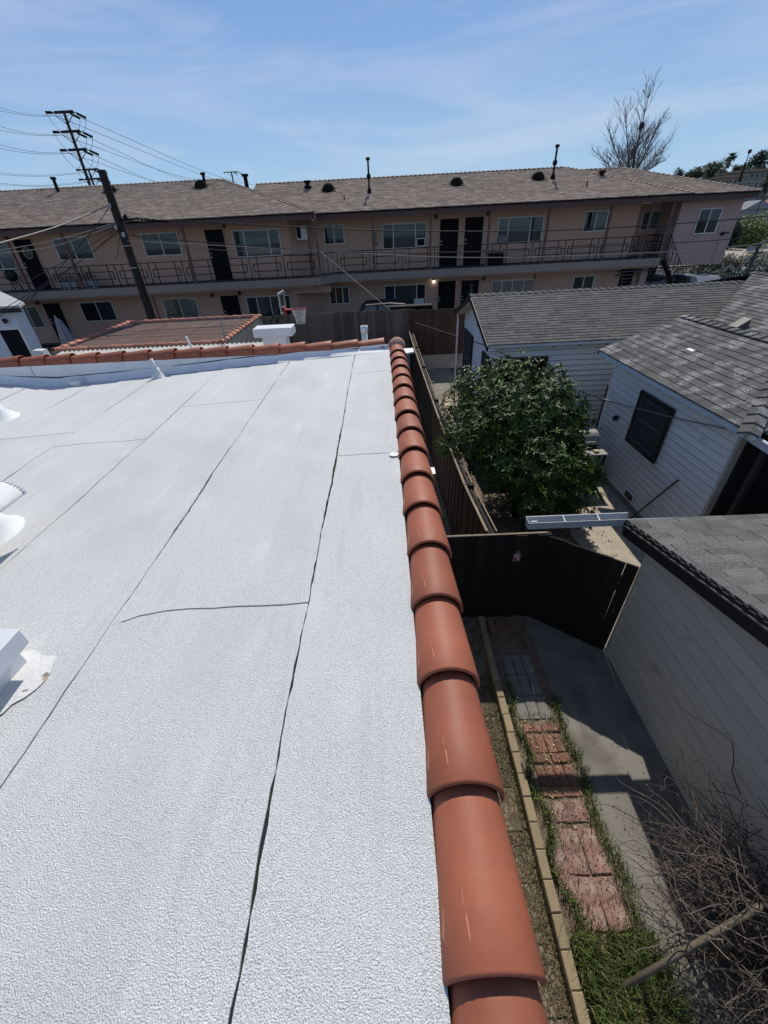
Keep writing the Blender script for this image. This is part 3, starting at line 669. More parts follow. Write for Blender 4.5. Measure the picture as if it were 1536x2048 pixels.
gt = thing('wooden_gate', (2.12, 4.24, 0), 'dark board gate standing ajar against the cream garage wall', 'gate')
board_run(gt, (2.10, 4.235), (2.955, 3.56), 0.0, 1.64, 0.14, 0.022, dark_wood, rf, .006)
m = MB(); m.bar((2.14, 4.26, 1.35), (2.95, 3.60, 1.35), .04, .09); m.bar((2.14, 4.26, .4), (2.95, 3.60, .4), .04, .09); m.bar((2.14, 4.26, .45), (2.95, 3.60, 1.3), .03, .09); m.box(2.08, 2.15, 4.22, 4.30, 0, 1.66); m.build('brace', dark_wood, gt)
m = MB(); a0 = PX(1242, 1215, 2.91); m.bar((2.895, 3.62, 0.12), (2.90, 3.605, 0.85), .010, .008); m.build('light_sliver', mat('sunlit_sliver', (0.6, 0.55, 0.42), .5), gt)  # added pale bar, paints the sliver of sunlight between gate and wall
# notice: white sheet, red print, pale marks, curled paper above
nc = PY(1033, 1114, 4.232); nm = MB(); nm.box(nc.x-.045, nc.x+.045, 4.222, 4.226, nc.z-.065, nc.z+.065)
no = nm.build('notice', mat('notice_paper', (0.62, 0.50, 0.50), .6), cf)
m = MB()
for (a, b_, c_, d_) in [(-.038, .038, .012, .056), (-.038, .002, -.055, -.004), (.030, .038, -.030, .004), (-.038, .038, -.058, -.050)]: m.box(nc.x+a, nc.x+b_, 4.2195, 4.2215, nc.z+c_, nc.z+d_)
m.build('red_print', mat('red_print', (0.30, 0.02, 0.03), .6), no)
m = MB()
for i in range(5): m.box(nc.x-.032+i*.0135, nc.x-.024+i*.0135, 4.217, 4.2185, nc.z+.034, nc.z+.050)
for i in range(4): m.box(nc.x-.030+i*.016, nc.x-.020+i*.016, 4.217, 4.2185, nc.z+.016, nc.z+.028)
m.build('pale_lettering', mat('pale_print', (0.7, 0.66, 0.66), .6), no)
m = MB(); m.add([(nc.x-.03, 4.224, nc.z+.075), (nc.x+.035, 4.224, nc.z+.080), (nc.x+.02, 4.205, nc.z+.135), (nc.x-.005, 4.21, nc.z+.14)], [(0, 1, 2, 3)]); m.build('torn_paper', mat('torn_paper', (0.16, 0.15, 0.16), .8), no)

sf = thing('side_fence', (1.2, 10, 0), 'long dark fence running away beside the white roofed house, pale rails on top', 'fence')
pts = [(1.34, 4.36), (1.25, 5.6), (1.20, 7.4), (1.16, 9.6), (1.12, 12.5), (1.10, 15.0), (1.10, 17.9)]
for a, b_ in zip(pts[:-1], pts[1:]): board_run(sf, a, b_, 0.02, 1.62, 0.145, 0.02, red_wood if a[1] < 9 else dark_wood, rf, .012)
for k, (a, b_) in enumerate(zip(pts[:-1], pts[1:])):
    m = MB(); m.bar((a[0]+.055, a[1], 1.57), (b_[0]+.055, b_[1], 1.57), .045, .085); m.build('top_rail', dark_wood, sf)
    m = MB(); m.bar((a[0]-.025, a[1]+.02, 1.635), (b_[0]-.025, b_[1]-.02, 1.635+rf.uniform(-.01, .01)), .035, .02); m.build('cap_rail', edge_wood, sf)
    m = MB(); m.bar((a[0]+.12, a[1]+.05, 1.60), (b_[0]+.12, b_[1]-.02, 1.60), .018, .02); m.build('back_rail', edge_wood, sf)
for a in pts[1:]: m = MB(); m.box(a[0]+.03, a[0]+.12, a[1]-.045, a[1]+.045, 0, 1.66); m.build('post', dark_wood, sf)

# back fences on their low walls
grey_wood = mat('grey_picket_wood', (0.125, 0.10, 0.078), 0.9, 0.3, 3, rnd=0.32, bump=0.5, bscale=30, stretch=(6, 6, 0.6), spots=[((0.05, 0.042, 0.035), 9, 0.6, 0.7, (1, 1, .4), 4, .7)])
brown_wood = mat('brown_fence_wood', (0.062, 0.033, 0.022), 0.9, 0.25, 3, rnd=0.2, bump=0.4, bscale=30, stretch=(6, 6, 0.6))
bf = thing('picket_fence', (-1.7, 18.1, 0), 'weathered grey picket fence on a low block wall, right of the basketball hoop', 'fence')
m = MB(); m.box(-9, 1.14, 18.12, 18.3, 0, 0.86); m.build('block_wall', mat('block_wall', (0.20, 0.19, 0.18), .95, .15, 3), bf)
board_run(bf, (-7.5, 18.1), (1.15, 18.1), 0.84, 2.40, 0.145, 0.02, grey_wood, rf, .02)
m = MB(); m.box(-7.5, 1.15, 18.055, 18.085, 1.0, 1.06); m.build('rail', grey_wood, bf)
b2 = thing('board_fence', (2.4, 18.0, 0), 'taller brown board fence on a pale concrete wall, left of the white cottage', 'fence')
m = MB(); m.box(1.16, 6.0, 18.02, 18.2, 0, 0.62); m.build('retaining_wall', mat('pale_concrete', (0.36, 0.33, 0.28), .95, .2, 3, spots=[((0.18, 0.16, 0.14), 2, .55, .7, (1, 1, .3), 5, .7)]), b2)
board_run(b2, (1.18, 18.0), (5.0, 18.0), 0.60, 2.36, 0.16, 0.022, brown_wood, rf, .015)
m = MB(); m.box(1.17, 1.26, 17.93, 18.0, 0.6, 2.40); m.build('post', brown_wood, b2)

# ================================================================== WHITE COTTAGE
siding_e = mat('east_siding', (0.72, 0.72, 0.70), 0.6, 0.05, 3, rnd=0.04, bump=0.12, bscale=30, stretch=(0.4, 0.4, 4), spots=[((0.36, 0.37, 0.38), 3, 0.6, 0.8, (1, 1, 1), 6, .5)])
stucco_w = mat('cottage_stucco', (0.60, 0.63, 0.67), .85, .05, 3, bump=.2)
cot = thing('cottage', (5, 11, 0), 'white cottage with lap siding and grey shingle gable roofs, right of the citrus tree', 'house')
def zA(x, y): return min(2.7+0.3*(y-10.24), 2.7+0.3*(15.34-y))
def zB(x, y): return 2.7+0.37*(x-4.74)
def zC(x, y): return 0.516+0.3*x
m = MB(); m.prism([(2.83, 10.53, 0), (2.83, 15.1, 0), (2.83, 15.1, 2.62), (2.83, 12.8, 3.36), (2.83, 10.53, 2.68)], (9, 0, 0)); m.build('wall', stucco_w, cot); m = MB(); m.box(2.84, 9.0, 10.524, 10.5295, .02, 2.6); m.build('shade_backing', joint_shade, cot)
m = MB(); m.box(5.08, 9.5, 5.30, 8.95, 0, 2.70); m.build('wall', joint_shade, cot)
for z in [0.02+0.135*i for i in range(20)]:      # front wall, facing the camera
    if z < 2.60: siding('siding_board', [(2.80, 10.53, z+.004), (2.80, 10.490, z+.004), (2.80, 10.508, z+.137), (2.80, 10.53, z+.137)], (6.2, 0, 0), siding_w, lap_shade, cot, .014)
for z in [0.14+0.128*i for i in range(20)]:      # wing wall, facing left
    if z < 2.60: siding('siding_board', [(5.08, 5.30, z+.004), (5.040, 5.30, z+.004), (5.056, 5.30, z+.130), (5.08, 5.30, z+.130)], (0, 3.66, 0), siding_e, lap_shade, cot, .008)
m = MB(); m.box(5.02, 5.09, 5.28, 8.97, 0, 0.14); m.build('foundation', mat('footing_grey', (0.25, 0.23, 0.20), .9), cot)
m = MB(); m.box(5.035, 5.13, 5.245, 5.30, 0.1, 2.66); m.build('corner_board', mat('stained_trim', (0.42, 0.38, 0.32), .8, .2, 8), cot)
m = MB(); m.box(5.03, 5.11, 8.95, 9.01, 0.1, 2.66); m.build('corner_board', siding_e, cot)
m = MB(); m.box(2.785, 2.87, 10.46, 10.53, 0.02, 2.62); m.build('corner_board', siding_e, cot)
# roofs
pA = [(2.50, 10.22), (4.74, 10.22), (7.64, 10.22), (10.22, 12.80), (10.22, 12.82), (2.50, 12.82)]
deck([(2.52, 10.24), (7.6, 10.24), (10.2, 12.8), (2.52, 12.8)], zA, 0.04, 'roof', roof_deck_m, cot)
deck([(2.52, 12.8), (10.2, 12.8), (10.2, 15.3), (2.52, 15.3)], zA, 0.04, 'roof', roof_deck_m, cot)
emit_shingles(shingle_list([(2.50, 10.21), (7.65, 10.21), (10.24, 12.80), (2.50, 12.80)], zA, (0, 1), 0.122, 0.30, random.Random(41)), shing_a, cot, limit=0)
def zBn(x, y): return min(2.7+0.37*(x-4.74), 2.7+0.37*(y-4.88))
lst = shingle_list([(4.74, 4.88), (6.40, 6.54), (6.40, 9.30), (4.74, 9.30)], zB, (1, 0), 0.130, 0.27, random.Random(42))
emit_shingles(lst, shing_b, cot, limit=298)
def zBs(x, y): return 2.7+0.37*(y-4.88)
def zBe(x, y): return 3.314-0.37*(x-6.40)
emit_shingles(shingle_list([(4.74, 4.88), (8.06, 4.88), (6.40, 6.54)], zBs, (0, 1), 0.13, 0.27, random.Random(43)), shing_b, cot, limit=0)
emit_shingles(shingle_list([(6.40, 6.54), (7.75, 5.19), (7.75, 9.30), (6.40, 9.30)], zBe, (-1, 0), 0.13, 0.27, random.Random(44)), shing_b, cot, limit=0)
deck([(4.76, 4.90), (6.40, 6.54), (6.40, 9.28), (4.76, 9.28)], zB, 0.035, 'roof', roof_deck_m, cot)
deck([(4.76, 4.90), (8.04, 4.90), (6.40, 6.54)], zBs, 0.035, 'roof', roof_deck_m, cot)
deck([(6.40, 6.54), (7.75, 5.19), (7.75, 9.28), (6.40, 9.28)], zBe, 0.035, 'roof', roof_deck_m, cot)
m = MB(); m.prism([(4.76, 9.27, 2.69), (8.0, 9.27, 2.72), (6.40, 9.27, 3.28)], (0, .02, 0)); m.build('gable_end', siding_e, cot)
# main roof C, rising to the right
pC = [(7.63, 4.0), (10.9, 4.0), (10.9, 13.5), (10.3, 12.88), (7.63, 10.21)]
pC = [(7.63, 2.0), (10.45, 2.0), (10.45, 13.03), (7.63, 10.21)]
emit_shingles(shingle_list(pC, zC, (1, 0), 0.135, 0.30, random.Random(45)), shing_b, cot, limit=0)
deck(pC, zC, 0.04, 'roof', roof_deck_m, cot)
deck([(10.45, 2.0), (13.2, 2.0), (13.2, 15.8), (10.45, 13.03)], lambda x, y: 3.651-0.3*(x-10.45), 0.04, 'roof', roof_deck_m, cot)
deck([(10.2, 12.8), (10.45, 13.03), (13.2, 15.8), (8.0, 15.8)], lambda x, y: 3.651-0.3*(y-13.03) if y > 13.03 else 3.64, 0.04, 'roof', roof_deck_m, cot)
# cap shingles on ridges and hips
def caps(p0, p1, n, w, m_, s=1):
    p0 = Vector(p0); p1 = Vector(p1); d = (p1-p0)/n; x = d.cross(Vector((0, 0, 1))).normalized()
    me_ = None
    for i in range(n):
        a = p0+d*i; b_ = a+d*1.08; u = Vector((0, 0, .022)); lo = Vector((0, 0, -.032))
        q = MB(); q.add([a-x*w+lo+u, a+u*1.3, a+x*w+lo+u, b_-x*w*.95+lo, b_+u*.25, b_+x*w*.95+lo, a-x*w+lo-u*.3, a+x*w+lo-u*.3, a],
                        [(0, 1, 4, 3), (1, 2, 5, 4), (6, 8, 1, 0), (8, 7, 2, 1), (3, 4, 5)], random.uniform(.7, 1.15)); q.build('ridge_cap', m_, cot, tinted=True)
caps((2.48, 12.8, 3.475), (10.1, 12.8, 3.475), 38, .13, shing_a)
caps((4.70, 4.84, 2.715), (6.40, 6.54, 3.335), 11, .12, shing_b)
caps((6.40, 6.54, 3.335), (6.40, 9.32, 3.335), 14, .12, shing_b)
caps((10.45, 6.0, 3.66), (10.45, 13.0, 3.66), 32, .13, shing_b)
# valley strips
m = MB(); m.bar((4.80+2.85, 10.24, 2.70+.125), (10.2, 12.82, 3.49+.1), .02, .01); 
# rake boards and eaves
m = MB(); m.bar((2.505, 10.20, 2.62), (2.505, 12.8, 3.40), .03, .14); m.build('rake_board', dark_trim, cot)
m = MB(); m.bar((2.505, 12.8, 3.40), (2.505, 15.36, 2.62), .03, .14); m.build('rake_board', dark_trim, cot)
m = MB(); m.bar((2.53, 10.235, 2.655), (7.4, 10.235, 2.655), .022, .07); m.build('eave_board', pale_trim, cot)
m = MB(); m.bar((4.765, 4.95, 2.645), (4.765, 9.28, 2.645), .022, .085); m.build('eave_board', pale_trim, cot)
m = MB(); m.bar((4.74, 9.30, 2.64), (6.40, 9.30, 3.25), .022, .11); m.build('rake_board', dark_trim, cot)
m = MB(); m.prism([(4.78, 5.0, 2.66), (5.06, 5.0, 2.70), (5.06, 5.0, 2.72), (4.78, 5.0, 2.68)], (0, 4.2, 0)); m.build('soffit', siding_e, cot)
for i in range(7):
    y = 5.25+0.63*i; m = MB(); m.prism([(4.80, y, 2.575), (4.80, y, 2.655), (5.06, y, 2.66), (5.06, y, 2.53)], (0, .05, 0)); m.build('rafter_tail', pale_trim, cot)
for i in range(8):
    x = 2.95+0.62*i; m = MB(); m.prism([(x, 10.26, 2.555), (x, 10.26, 2.64), (x, 10.52, 2.66), (x, 10.52, 2.53)], (.05, 0, 0)); m.build('rafter_tail', pale_trim, cot)
for i in range(9):
    for s in (1, -1):
        y = 12.8+s*(0.25+0.26*i)
        if 10.3 < y < 15.2: z = zA(0, y)-.07; m = MB(); m.box(2.52, 2.83, y-.035, y+.035, z-.09, z); m.build('lookout', mat('tan_lookout', (0.45, 0.38, 0.28), .8), cot)
m = MB(); m.tube([(2.60, 15.28, 2.6), (2.62, 15.28, 2.4), (2.62, 15.28, 0.05)], .03, 10); m.build('downspout', white_metal, cot)
# roof vent on roof C
p = None
def onplane(u, v, a, b_, c_):     # z = a*x+b*y+c
    r = ray(u, v); t = (a*EYE.x+b_*EYE.y+c_-EYE.z)/(r.z-a*r.x-b_*r.y); return EYE+r*t
p = onplane(1475, 655, .3, 0, .516+.02)
m = MB(); m.add([p+Vector((-.22, -.12, -.04)), p+Vector((-.22, .12, -.04)), p+Vector((.14, .12, .20)), p+Vector((.14, -.12, .20)), p+Vector((.14, -.12, .04)), p+Vector((.14, .12, .04))], [(0, 3, 2, 1), (3, 4, 5, 2), (0, 4, 3), (1, 2, 5), (0, 1, 5, 4)])
m.build('roof_vent', mat('brown_metal', (0.10, 0.08, 0.075), .6), cot)
m = MB(); m.box(p.x-.25, p.x-.05, p.y-.16, p.y+.10, p.z-.03, p.z+.012); m.build('vent_flashing', mat('galv', (0.45, 0.42, 0.38), .6), cot)
m = MB(); q = onplane(1380, 700, .37, 0, 2.7-.37*4.74+.012)
m.add([q+Vector((-.05, -.09, -.016)), q+Vector((-.05, .09, -.016)), q+Vector((.05, .09, .024)), q+Vector((.05, -.09, .024))], [(0, 3, 2, 1)]); m.build('roof_patch', mat('white_patch', (0.7, .7, .7), .7), cot)
# windows with black casings
win_dark = glass_mat('window_glass', (0.5, 0.55, 0.6), 0.05, 0.5)
screen_m = mat('insect_screen', (0.035, 0.037, 0.042), 0.7)
black_paint = mat('black_casing', (0.014, 0.013, 0.013), 0.45)
def window_yz(parent, x, y0, y1, z0, z1, cas, mid):   # on a wall facing -x
    m = MB(); t = .05
    m.box(x-t, x, y0-cas, y1+cas, z1, z1+cas); m.box(x-t, x, y0-cas, y1+cas, z0-cas, z0); m.box(x-t+.002, x, y0-cas, y0, z0, z1); m.box(x-t+.002, x, y1, y1+cas, z0, z1)
    w_ = m.build('window', black_paint, parent, bevel=.004)
    m = MB(); m.box(x-.012, x-.008, y0, y1, z0, z1); m.build('pane', screen_m, w_)
    m = MB(); f = .03
    m.box(x-.03, x-.013, y0, y1, mid-.015, mid+.015); m.box(x-.03, x-.013, y0, y0+f, z0, z1); m.box(x-.03, x-.013, y1-f, y1, z0, z1); m.box(x-.03, x-.0135, y0+f, y1-f, z0, z0+f); m.box(x-.03, x-.0135, y0+f, y1-f, z1-f, z1)
    m.build('sash', mat('grey_sash', (0.10, 0.10, 0.11), .5), w_)
window_yz(cot, 5.028, 6.80, 7.68, 1.34, 2.22, .09, 1.80)
m = MB(); m.box(4.97, 5.03, 6.70, 7.78, 1.215, 1.235); m.build('sill', siding_e, cot)
window_yz(cot, 2.82, 11.05, 11.85, 1.15, 2.10, .07, 1.6)
window_yz(cot, 2.82, 13.5, 14.7, 0.25, 2.15, .08, 1.3)
m = MB(); m.prism([(2.80, 12.62, 2.62), (2.80, 12.98, 2.62), (2.80, 12.80, 2.95)], (.035, 0, 0)); m.build('gable_vent', black_paint, cot)
# front window behind the tree
x0, x1, z0, z1 = 3.0, 4.02, 1.30, 2.22; m = MB(); y = 10.478
m.box(x0-.09, x1+.09, y-.05, y, z1, z1+.09); m.box(x0-.09, x1+.09, y-.05, y, z0-.09, z0); m.box(x0-.09, x0, y-.048, y, z0, z1); m.box(x1, x1+.09, y-.048, y, z0, z1); m.box((x0+x1)/2-.02, (x0+x1)/2+.02, y-.04, y, z0, z1)
w_ = m.build('window', black_paint, cot); m = MB(); m.box(x0, x1, y-.012, y-.006, z0, z1); m.build('pane', screen_m, w_); m = MB(); m.box(x0, x1, y-.022, y-.020, z0, z1); m.build('glass', win_dark, w_)
m = MB(); m.box(2.86, 2.97, y-.06, y-.01, 1.5, 2.24); m.build('shutter', mat('brown_shutter', (0.10, 0.07, 0.05), .8, .3, 9), cot)
m = MB(); a = PX(1237, 836, 5.05); m.prism([(5.03, a.y-.045, a.z), (5.03, a.y, a.z+.06), (5.03, a.y+.045, a.z), (5.03, a.y, a.z-.06)], (-.09, 0, 0)); m.build('wall_light', black_paint, cot)
a = PX(1262, 991, 5.05); vt = MB().box(4.998, 5.035, a.y-.16, a.y+.16, a.z-.09, a.z+.09).build('crawl_vent', siding_e, cot)
m = MB(); m.box(4.990, 4.999, a.y-.135, a.y+.135, a.z-.065, a.z+.065); m.build('vent_screen', screen_m, vt)
a = PY(1197, 850, 9.2); m = MB(); m.box(5.10, 5.17, 9.15, 9.22, 0, 1.95); m.build('side_post', brown_wood, cot)
# porch on the near end: dark recess under a glazed lean-to
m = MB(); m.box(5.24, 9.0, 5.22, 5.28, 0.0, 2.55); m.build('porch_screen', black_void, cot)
for x in (5.20, 6.0, 6.8): m = MB(); m.box(x, x+.07, 4.98, 5.05, 0.0, 2.58); m.build('porch_post', mat('dark_post', (0.04, 0.035, 0.03), .7), cot)
m = MB(); m.bar((4.88, 5.1, 2.60), (4.88, 3.9, 2.54), .05, .10); m.build('porch_gutter', pale_trim, cot)
m = MB(); m.box(4.80, 4.90, 4.86, 4.99, 2.60, 2.72); m.build('gutter_bracket', siding_w, cot)
m = MB(); m.add([(4.93, 4.84, 2.70), (8.6, 4.84, 2.70), (8.6, 3.9, 2.60), (4.93, 3.9, 2.60)], [(0, 3, 2, 1)]); m.build('porch_glass', mat('teal_glass', (0.03, 0.06, 0.065), .08, .4, 9, spec=.8), cot)
m = MB(); m.bar((4.93, 4.80, 2.73), (8.6, 4.80, 2.73), .07, .035); m.build('porch_rail', mat('verdigris', (0.10, 0.16, 0.15), .5), cot)

# ================================================================== YARD THINGS
# stick leaning on the siding
p0 = PZ(1316, 1036, .05); p1 = PX(1356, 960, 5.02)
o = MB().tube([(4.86, p0.y, 0.05), p1], .016, 8).build('wooden_stick', mat('brown_stick', (0.09, 0.055, 0.035), .8), None, loc=(4.86, p0.y, .05)); tag(o, 'dark wooden stick leaning against the siding beside the crawl space grille', 'stick')
grey_m = mat('grill_metal', (0.34, 0.33, 0.32), 0.38, 0.1, 10, metal=.3)
tb = thing('side_table', (4.6, 7.6, 0), 'narrow grey metal table below the barbecue lid by the siding', 'table')
cpt = PZ(1217, 909, .88)
m = MB(); m.box(cpt.x-.95, cpt.x, cpt.y, cpt.y+.26, .86, .885); m.build('table_top', mat('table_grey', (0.26, 0.25, 0.24), .5, .15, 6), tb, bevel=.004)
for x in (cpt.x-.05, cpt.x-.9):
    for y in (cpt.y+.03, cpt.y+.23): m = MB(); m.box(x-.02, x+.02, y-.02, y+.02, .04, .86); m.build('leg', dark_trim, tb)
o = MB().box(cpt.x-.27, cpt.x-.17, cpt.y+.08, cpt.y+.17, .887, .93).build('sponge_box', mat('yellow_box', (0.5, .40, .22), .7), None, loc=(cpt.x-.2, cpt.y+.1, .887)); tag(o, 'small tan box lying on the grey metal table', 'box')
bq = thing('barbecue', (cpt.x-.5, cpt.y+.65, 0), 'barbecue with a curved pale grey lid against the white siding', 'barbecue')
m = MB(); n = 12; bx0, bx1 = cpt.x-.85, cpt.x-.06; cy_, cz_ = cpt.y+.62, .95
poly = [(bx0, cy_+.26*math.cos(math.pi*i/n), cz_+.24*math.sin(math.pi*i/n)) for i in range(n+1)]
m.prism(poly, (bx1-bx0, 0, 0)); m.build('lid', grey_m, bq)
m = MB(); m.box(bx0+.02, bx1-.02, cy_-.24, cy_+.24, .68, .95); m.build('firebox', dark_trim, bq)
for x in (bx0+.06, bx1-.06):
    for y in (cy_-.2, cy_+.2): m = MB(); m.box(x-.02, x+.02, y-.02, y+.02, .04, .68); m.build('leg', dark_trim, bq)
m = MB(); m.tube([(bx0+.1, cy_-.27, 1.02), (bx1-.1, cy_-.27, 1.02)], .012, 8); m.build('handle', white_metal, bq)
o = MB().prism([(3.9, 8.95, .85), (4.75, 8.95, .85), (4.95, 9.95, .85), (4.1, 9.95, .85)], (0, 0, .04)).build('grey_board', mat('grey_board', (0.16, .16, .17), .8, .2, 3), None, loc=(4.3, 9.4, .04)); tag(o, 'flat grey board lying behind the barbecue beside the citrus crown', 'board')
for (x, y) in ((4.0, 9.0), (4.7, 9.0), (4.2, 9.9), (4.85, 9.9)): m = MB(); m.box(x-.02, x+.02, y-.02, y+.02, .04, .85); m.build('support', dark_trim, o)

# ------------------------------------------------------------------ citrus tree
tree = thing('citrus_tree', (2.75, 7.0, 0), 'dense glossy citrus tree between the side fence and the white cottage', 'tree')
bark = mat('dark_bark', (0.06, 0.045, 0.035), 0.9, 0.3, 12, bump=0.6)
m = MB(); rt = random.Random(77)
m.tube([(2.65, 6.95, 0), (2.63, 7.0, .4), (2.7, 7.05, .75)], .085, 9, r1=.07)
lobes = [(2.05, 8.5, 2.0, .72), (2.75, 8.7, 2.15, .78), (3.5, 8.5, 1.95, .70), (1.62, 7.3, 1.75, .62), (2.35, 7.5, 2.0, .80), (3.05, 7.6, 1.9, .82), (3.60, 7.9, 1.5, .55),
         (2.2, 6.7, 1.35, .62), (2.95, 6.65, 1.35, .75), (3.45, 6.9, 1.15, .58), (2.7, 6.15, .95, .50), (3.4, 6.35, .75, .50), (3.6, 7.3, 1.0, .45)]
for (x, y, z, r) in lobes:
    m.tube([(2.68, 7.05, .7), ((x+2.7)/2+.1, (y+7.05)/2, (z+.7)/2-.1), (x, y, z-.1)], .045, 7, r1=.015)
    for k in range(5):
        a = rt.uniform(0, 6.28); m.tube([(x, y, z-.1), (x+.6*r*math.cos(a), y+.6*r*math.sin(a), z+rt.uniform(-.3, .5)*r)], .014, 5, r1=.006)
m.build('trunk', bark, tree, smooth=True)
leaf_m = mat('citrus_leaf', (0.044, 0.076, 0.009), 0.45, 0.35, 2.0, spec=0.22, tint=True)
def leaf(b, p, d, up, L, W, t):
    d = d.normalized(); s = d.cross(up); s = s.normalized() if s.length > .01 else d.orthogonal().normalized(); n_ = s.cross(d).normalized()
    m1 = p+d*L*.45-n_*L*.02; tip = p+d*L-n_*L*.16
    b.add([p, m1+s*W/2+n_*W*.16, m1-s*W/2+n_*W*.16, tip, m1], [(0, 1, 4), (0, 4, 2), (4, 1, 3), (2, 4, 3)], t)
m = MB()
for (x, y, z, r) in lobes:
    nw = int(300*r*r*2.2)
    for k in range(nw):
        u_ = rt.uniform(-1, 1); a = rt.uniform(0, 6.283); q = math.sqrt(1-u_*u_)
        dirv = Vector((q*math.cos(a), q*math.sin(a), u_)); bumpy = 1+0.20*math.sin(3.1*a+x*5)*q+0.16*math.sin(5*u_+y*7+a*2)
        rr_ = r*bumpy*(0.50+0.50*rt.random()**0.45); c = Vector((x, y, z))+Vector((dirv.x, dirv.y, dirv.z*.85))*rr_
        if c.z < 0.35: continue
        ax = (dirv+Vector((rt.uniform(-.5, .5), rt.uniform(-.5, .5), rt.uniform(.0, .9)))).normalized()
        nl = rt.randint(5, 9); tt = rt.uniform(.6, 1.25)*(1.7 if rt.random() < .12 else 1)
        for j in range(nl):
            aa = 6.283*j/nl+rt.uniform(-.4, .4); e = ax.orthogonal().normalized(); f = ax.cross(e); dd = e*math.cos(aa)+f*math.sin(aa)+ax*rt.uniform(.0, .9)
            leaf(m, c+ax*rt.uniform(-.03, .03), dd, ax, rt.uniform(.085, .165), rt.uniform(.028, .046), tt*rt.uniform(.8, 1.2))
m.build('crown', leaf_m, tree, tinted=True)
# low plants beside the fence foot
def leafy(name, c, r, h, n, L, label, mt, seed=1, cat='plant'):
    rq = random.Random(seed); b = MB(); root = thing(name, c, label, cat)
    for k in range(n):
        a = rq.uniform(0, 6.28); q = r*math.sqrt(rq.random()); z = h*rq.random()
        p = Vector((c[0]+q*math.cos(a), c[1]+q*math.sin(a), c[2]+z*(1-.4*q/r))); leaf(b, p, Vector((rq.uniform(-1, 1), rq.uniform(-1, 1), rq.uniform(-.1, .9))), Vector((0, 0, 1)), L*rq.uniform(.6, 1.3), L*.33, rq.uniform(.6, 1.5))
    b.build('foliage', mt, root, tinted=True)
    s = MB()
    for k in range(6): a = rq.uniform(0, 6.28); s.tube([(c[0], c[1], c[2]), (c[0]+.5*r*math.cos(a), c[1]+.5*r*math.sin(a), c[2]+h*.8)], .006, 5)
    s.build('stem', bark, root); return root
bush_m = mat('bush_leaf', (0.075, 0.115, 0.035), 0.5, 0.3, 3, tint=True)
leafy('wall_plant', (.60, 10.4, .03), .22, .55, 240, .07, 'small leafy plant between the coping tiles and the side fence, farther one', bush_m, 3)
leafy('wall_plant', (.58, 7.2, .03), .16, .30, 150, .06, 'small leafy plant just behind the wall bracket by the side fence', bush_m, 4)
leafy('patio_plant', (1.62, 15.0, .03), .22, .5, 160, .10, 'dark spiky plant on the side path before the brown board fence', bush_m, 6)

# ------------------------------------------------------------------ dead vine heap, near right, and the pole through it
vine_m = mat('dead_vine', (0.095, 0.075, 0.065), 0.85, 0.25, 10, tint=True)
dv = thing('dead_vine', (2.6, 0.75, 0), 'tangled heap of bare dead vine stems in the lower right corner', 'vine')
rv = random.Random(19)
def stem(b, p, d, L, r, n, curl, grav=-.03):
    pts_ = [p.copy()]; q = p.copy(); dd = d.normalized()
    for i in range(n):
        dd = (dd+Vector((rv.gauss(0, curl), rv.gauss(0, curl), rv.gauss(0, curl)+grav))).normalized(); q = q+dd*L/n
        if q.z < .06: q.z = .06; dd.z = abs(dd.z)*.4
        if q.x > 2.93: q.x = 2.93; dd.x = -abs(dd.x)*.5
        pts_.append(q.copy())
    b.tube(pts_, r, 4, r1=r*.35, caps=False, tint=rv.uniform(.35, 1.7)); return pts_
m = MB(); sub = MB()
for k in range(360):
    a = rv.uniform(0, 6.28); s0 = Vector((rv.gauss(2.55, .22), rv.gauss(.55, .34), rv.uniform(.3, 1.15)))
    P_ = stem(m, s0, Vector((math.cos(a)-.25, math.sin(a)+.15, rv.uniform(-.3, .6))), rv.uniform(.3, .85), rv.uniform(.003, .007), 10, .22)
    for j in range(4):
        q = P_[rv.randint(2, 10)]; stem(sub, q, Vector((rv.gauss(0, 1), rv.gauss(0, 1), rv.gauss(.2, .6))), rv.uniform(.06, .25), .0022, 4, .4)
for k in range(40):
    a = rv.uniform(1.5, 2.9); s0 = Vector((rv.gauss(2.6, .12), rv.gauss(.8, .15), rv.uniform(.6, 1.1)))
    P_ = stem(m, s0, Vector((math.cos(a), math.sin(a), .35)), rv.uniform(.5, .95), .0045, 12, .16, -.05)
    for j in range(6):
        q = P_[rv.randint(3, 12)]; stem(sub, q, Vector((rv.gauss(0, 1), rv.gauss(0, 1), rv.gauss(.2, .6))), rv.uniform(.06, .2), .002, 4, .4)
m.build('stems', vine_m, dv, tinted=True); sub.build('twigs', vine_m, dv, tinted=True)
m = MB()
for k in range(8): x, y = rv.gauss(2.6, .12), rv.gauss(.5, .2); m.tube([(x, y, 0), (x+rv.gauss(0, .1), y+rv.gauss(0, .1), .6), (x+rv.gauss(0, .15), y, 1.0)], .018, 7, r1=.009, tint=.6)
m.build('trunks', vine_m, dv, tinted=True)
m = MB()
for k in range(420):
    c = Vector((rv.gauss(2.6, .25), rv.gauss(.6, .35), rv.uniform(.2, 1.2))); leaf(m, c, Vector((rv.gauss(0, 1), rv.gauss(0, 1), rv.gauss(0, 1))), Vector((0, 0, 1)), rv.uniform(.02, .04), .012, rv.uniform(.3, .9))
m.build('dry_leaves', vine_m, dv, tinted=True)
pw_m = mat('grey_wood_pole', (0.13, 0.105, 0.075), .8, .25, 6, bump=.4, stretch=(1, 1, 1))
p0 = PZ(1250, 1972, .78); p1 = PZ(1450, 1850, 1.0)
p2 = PZ(1560, 1790, 1.1)
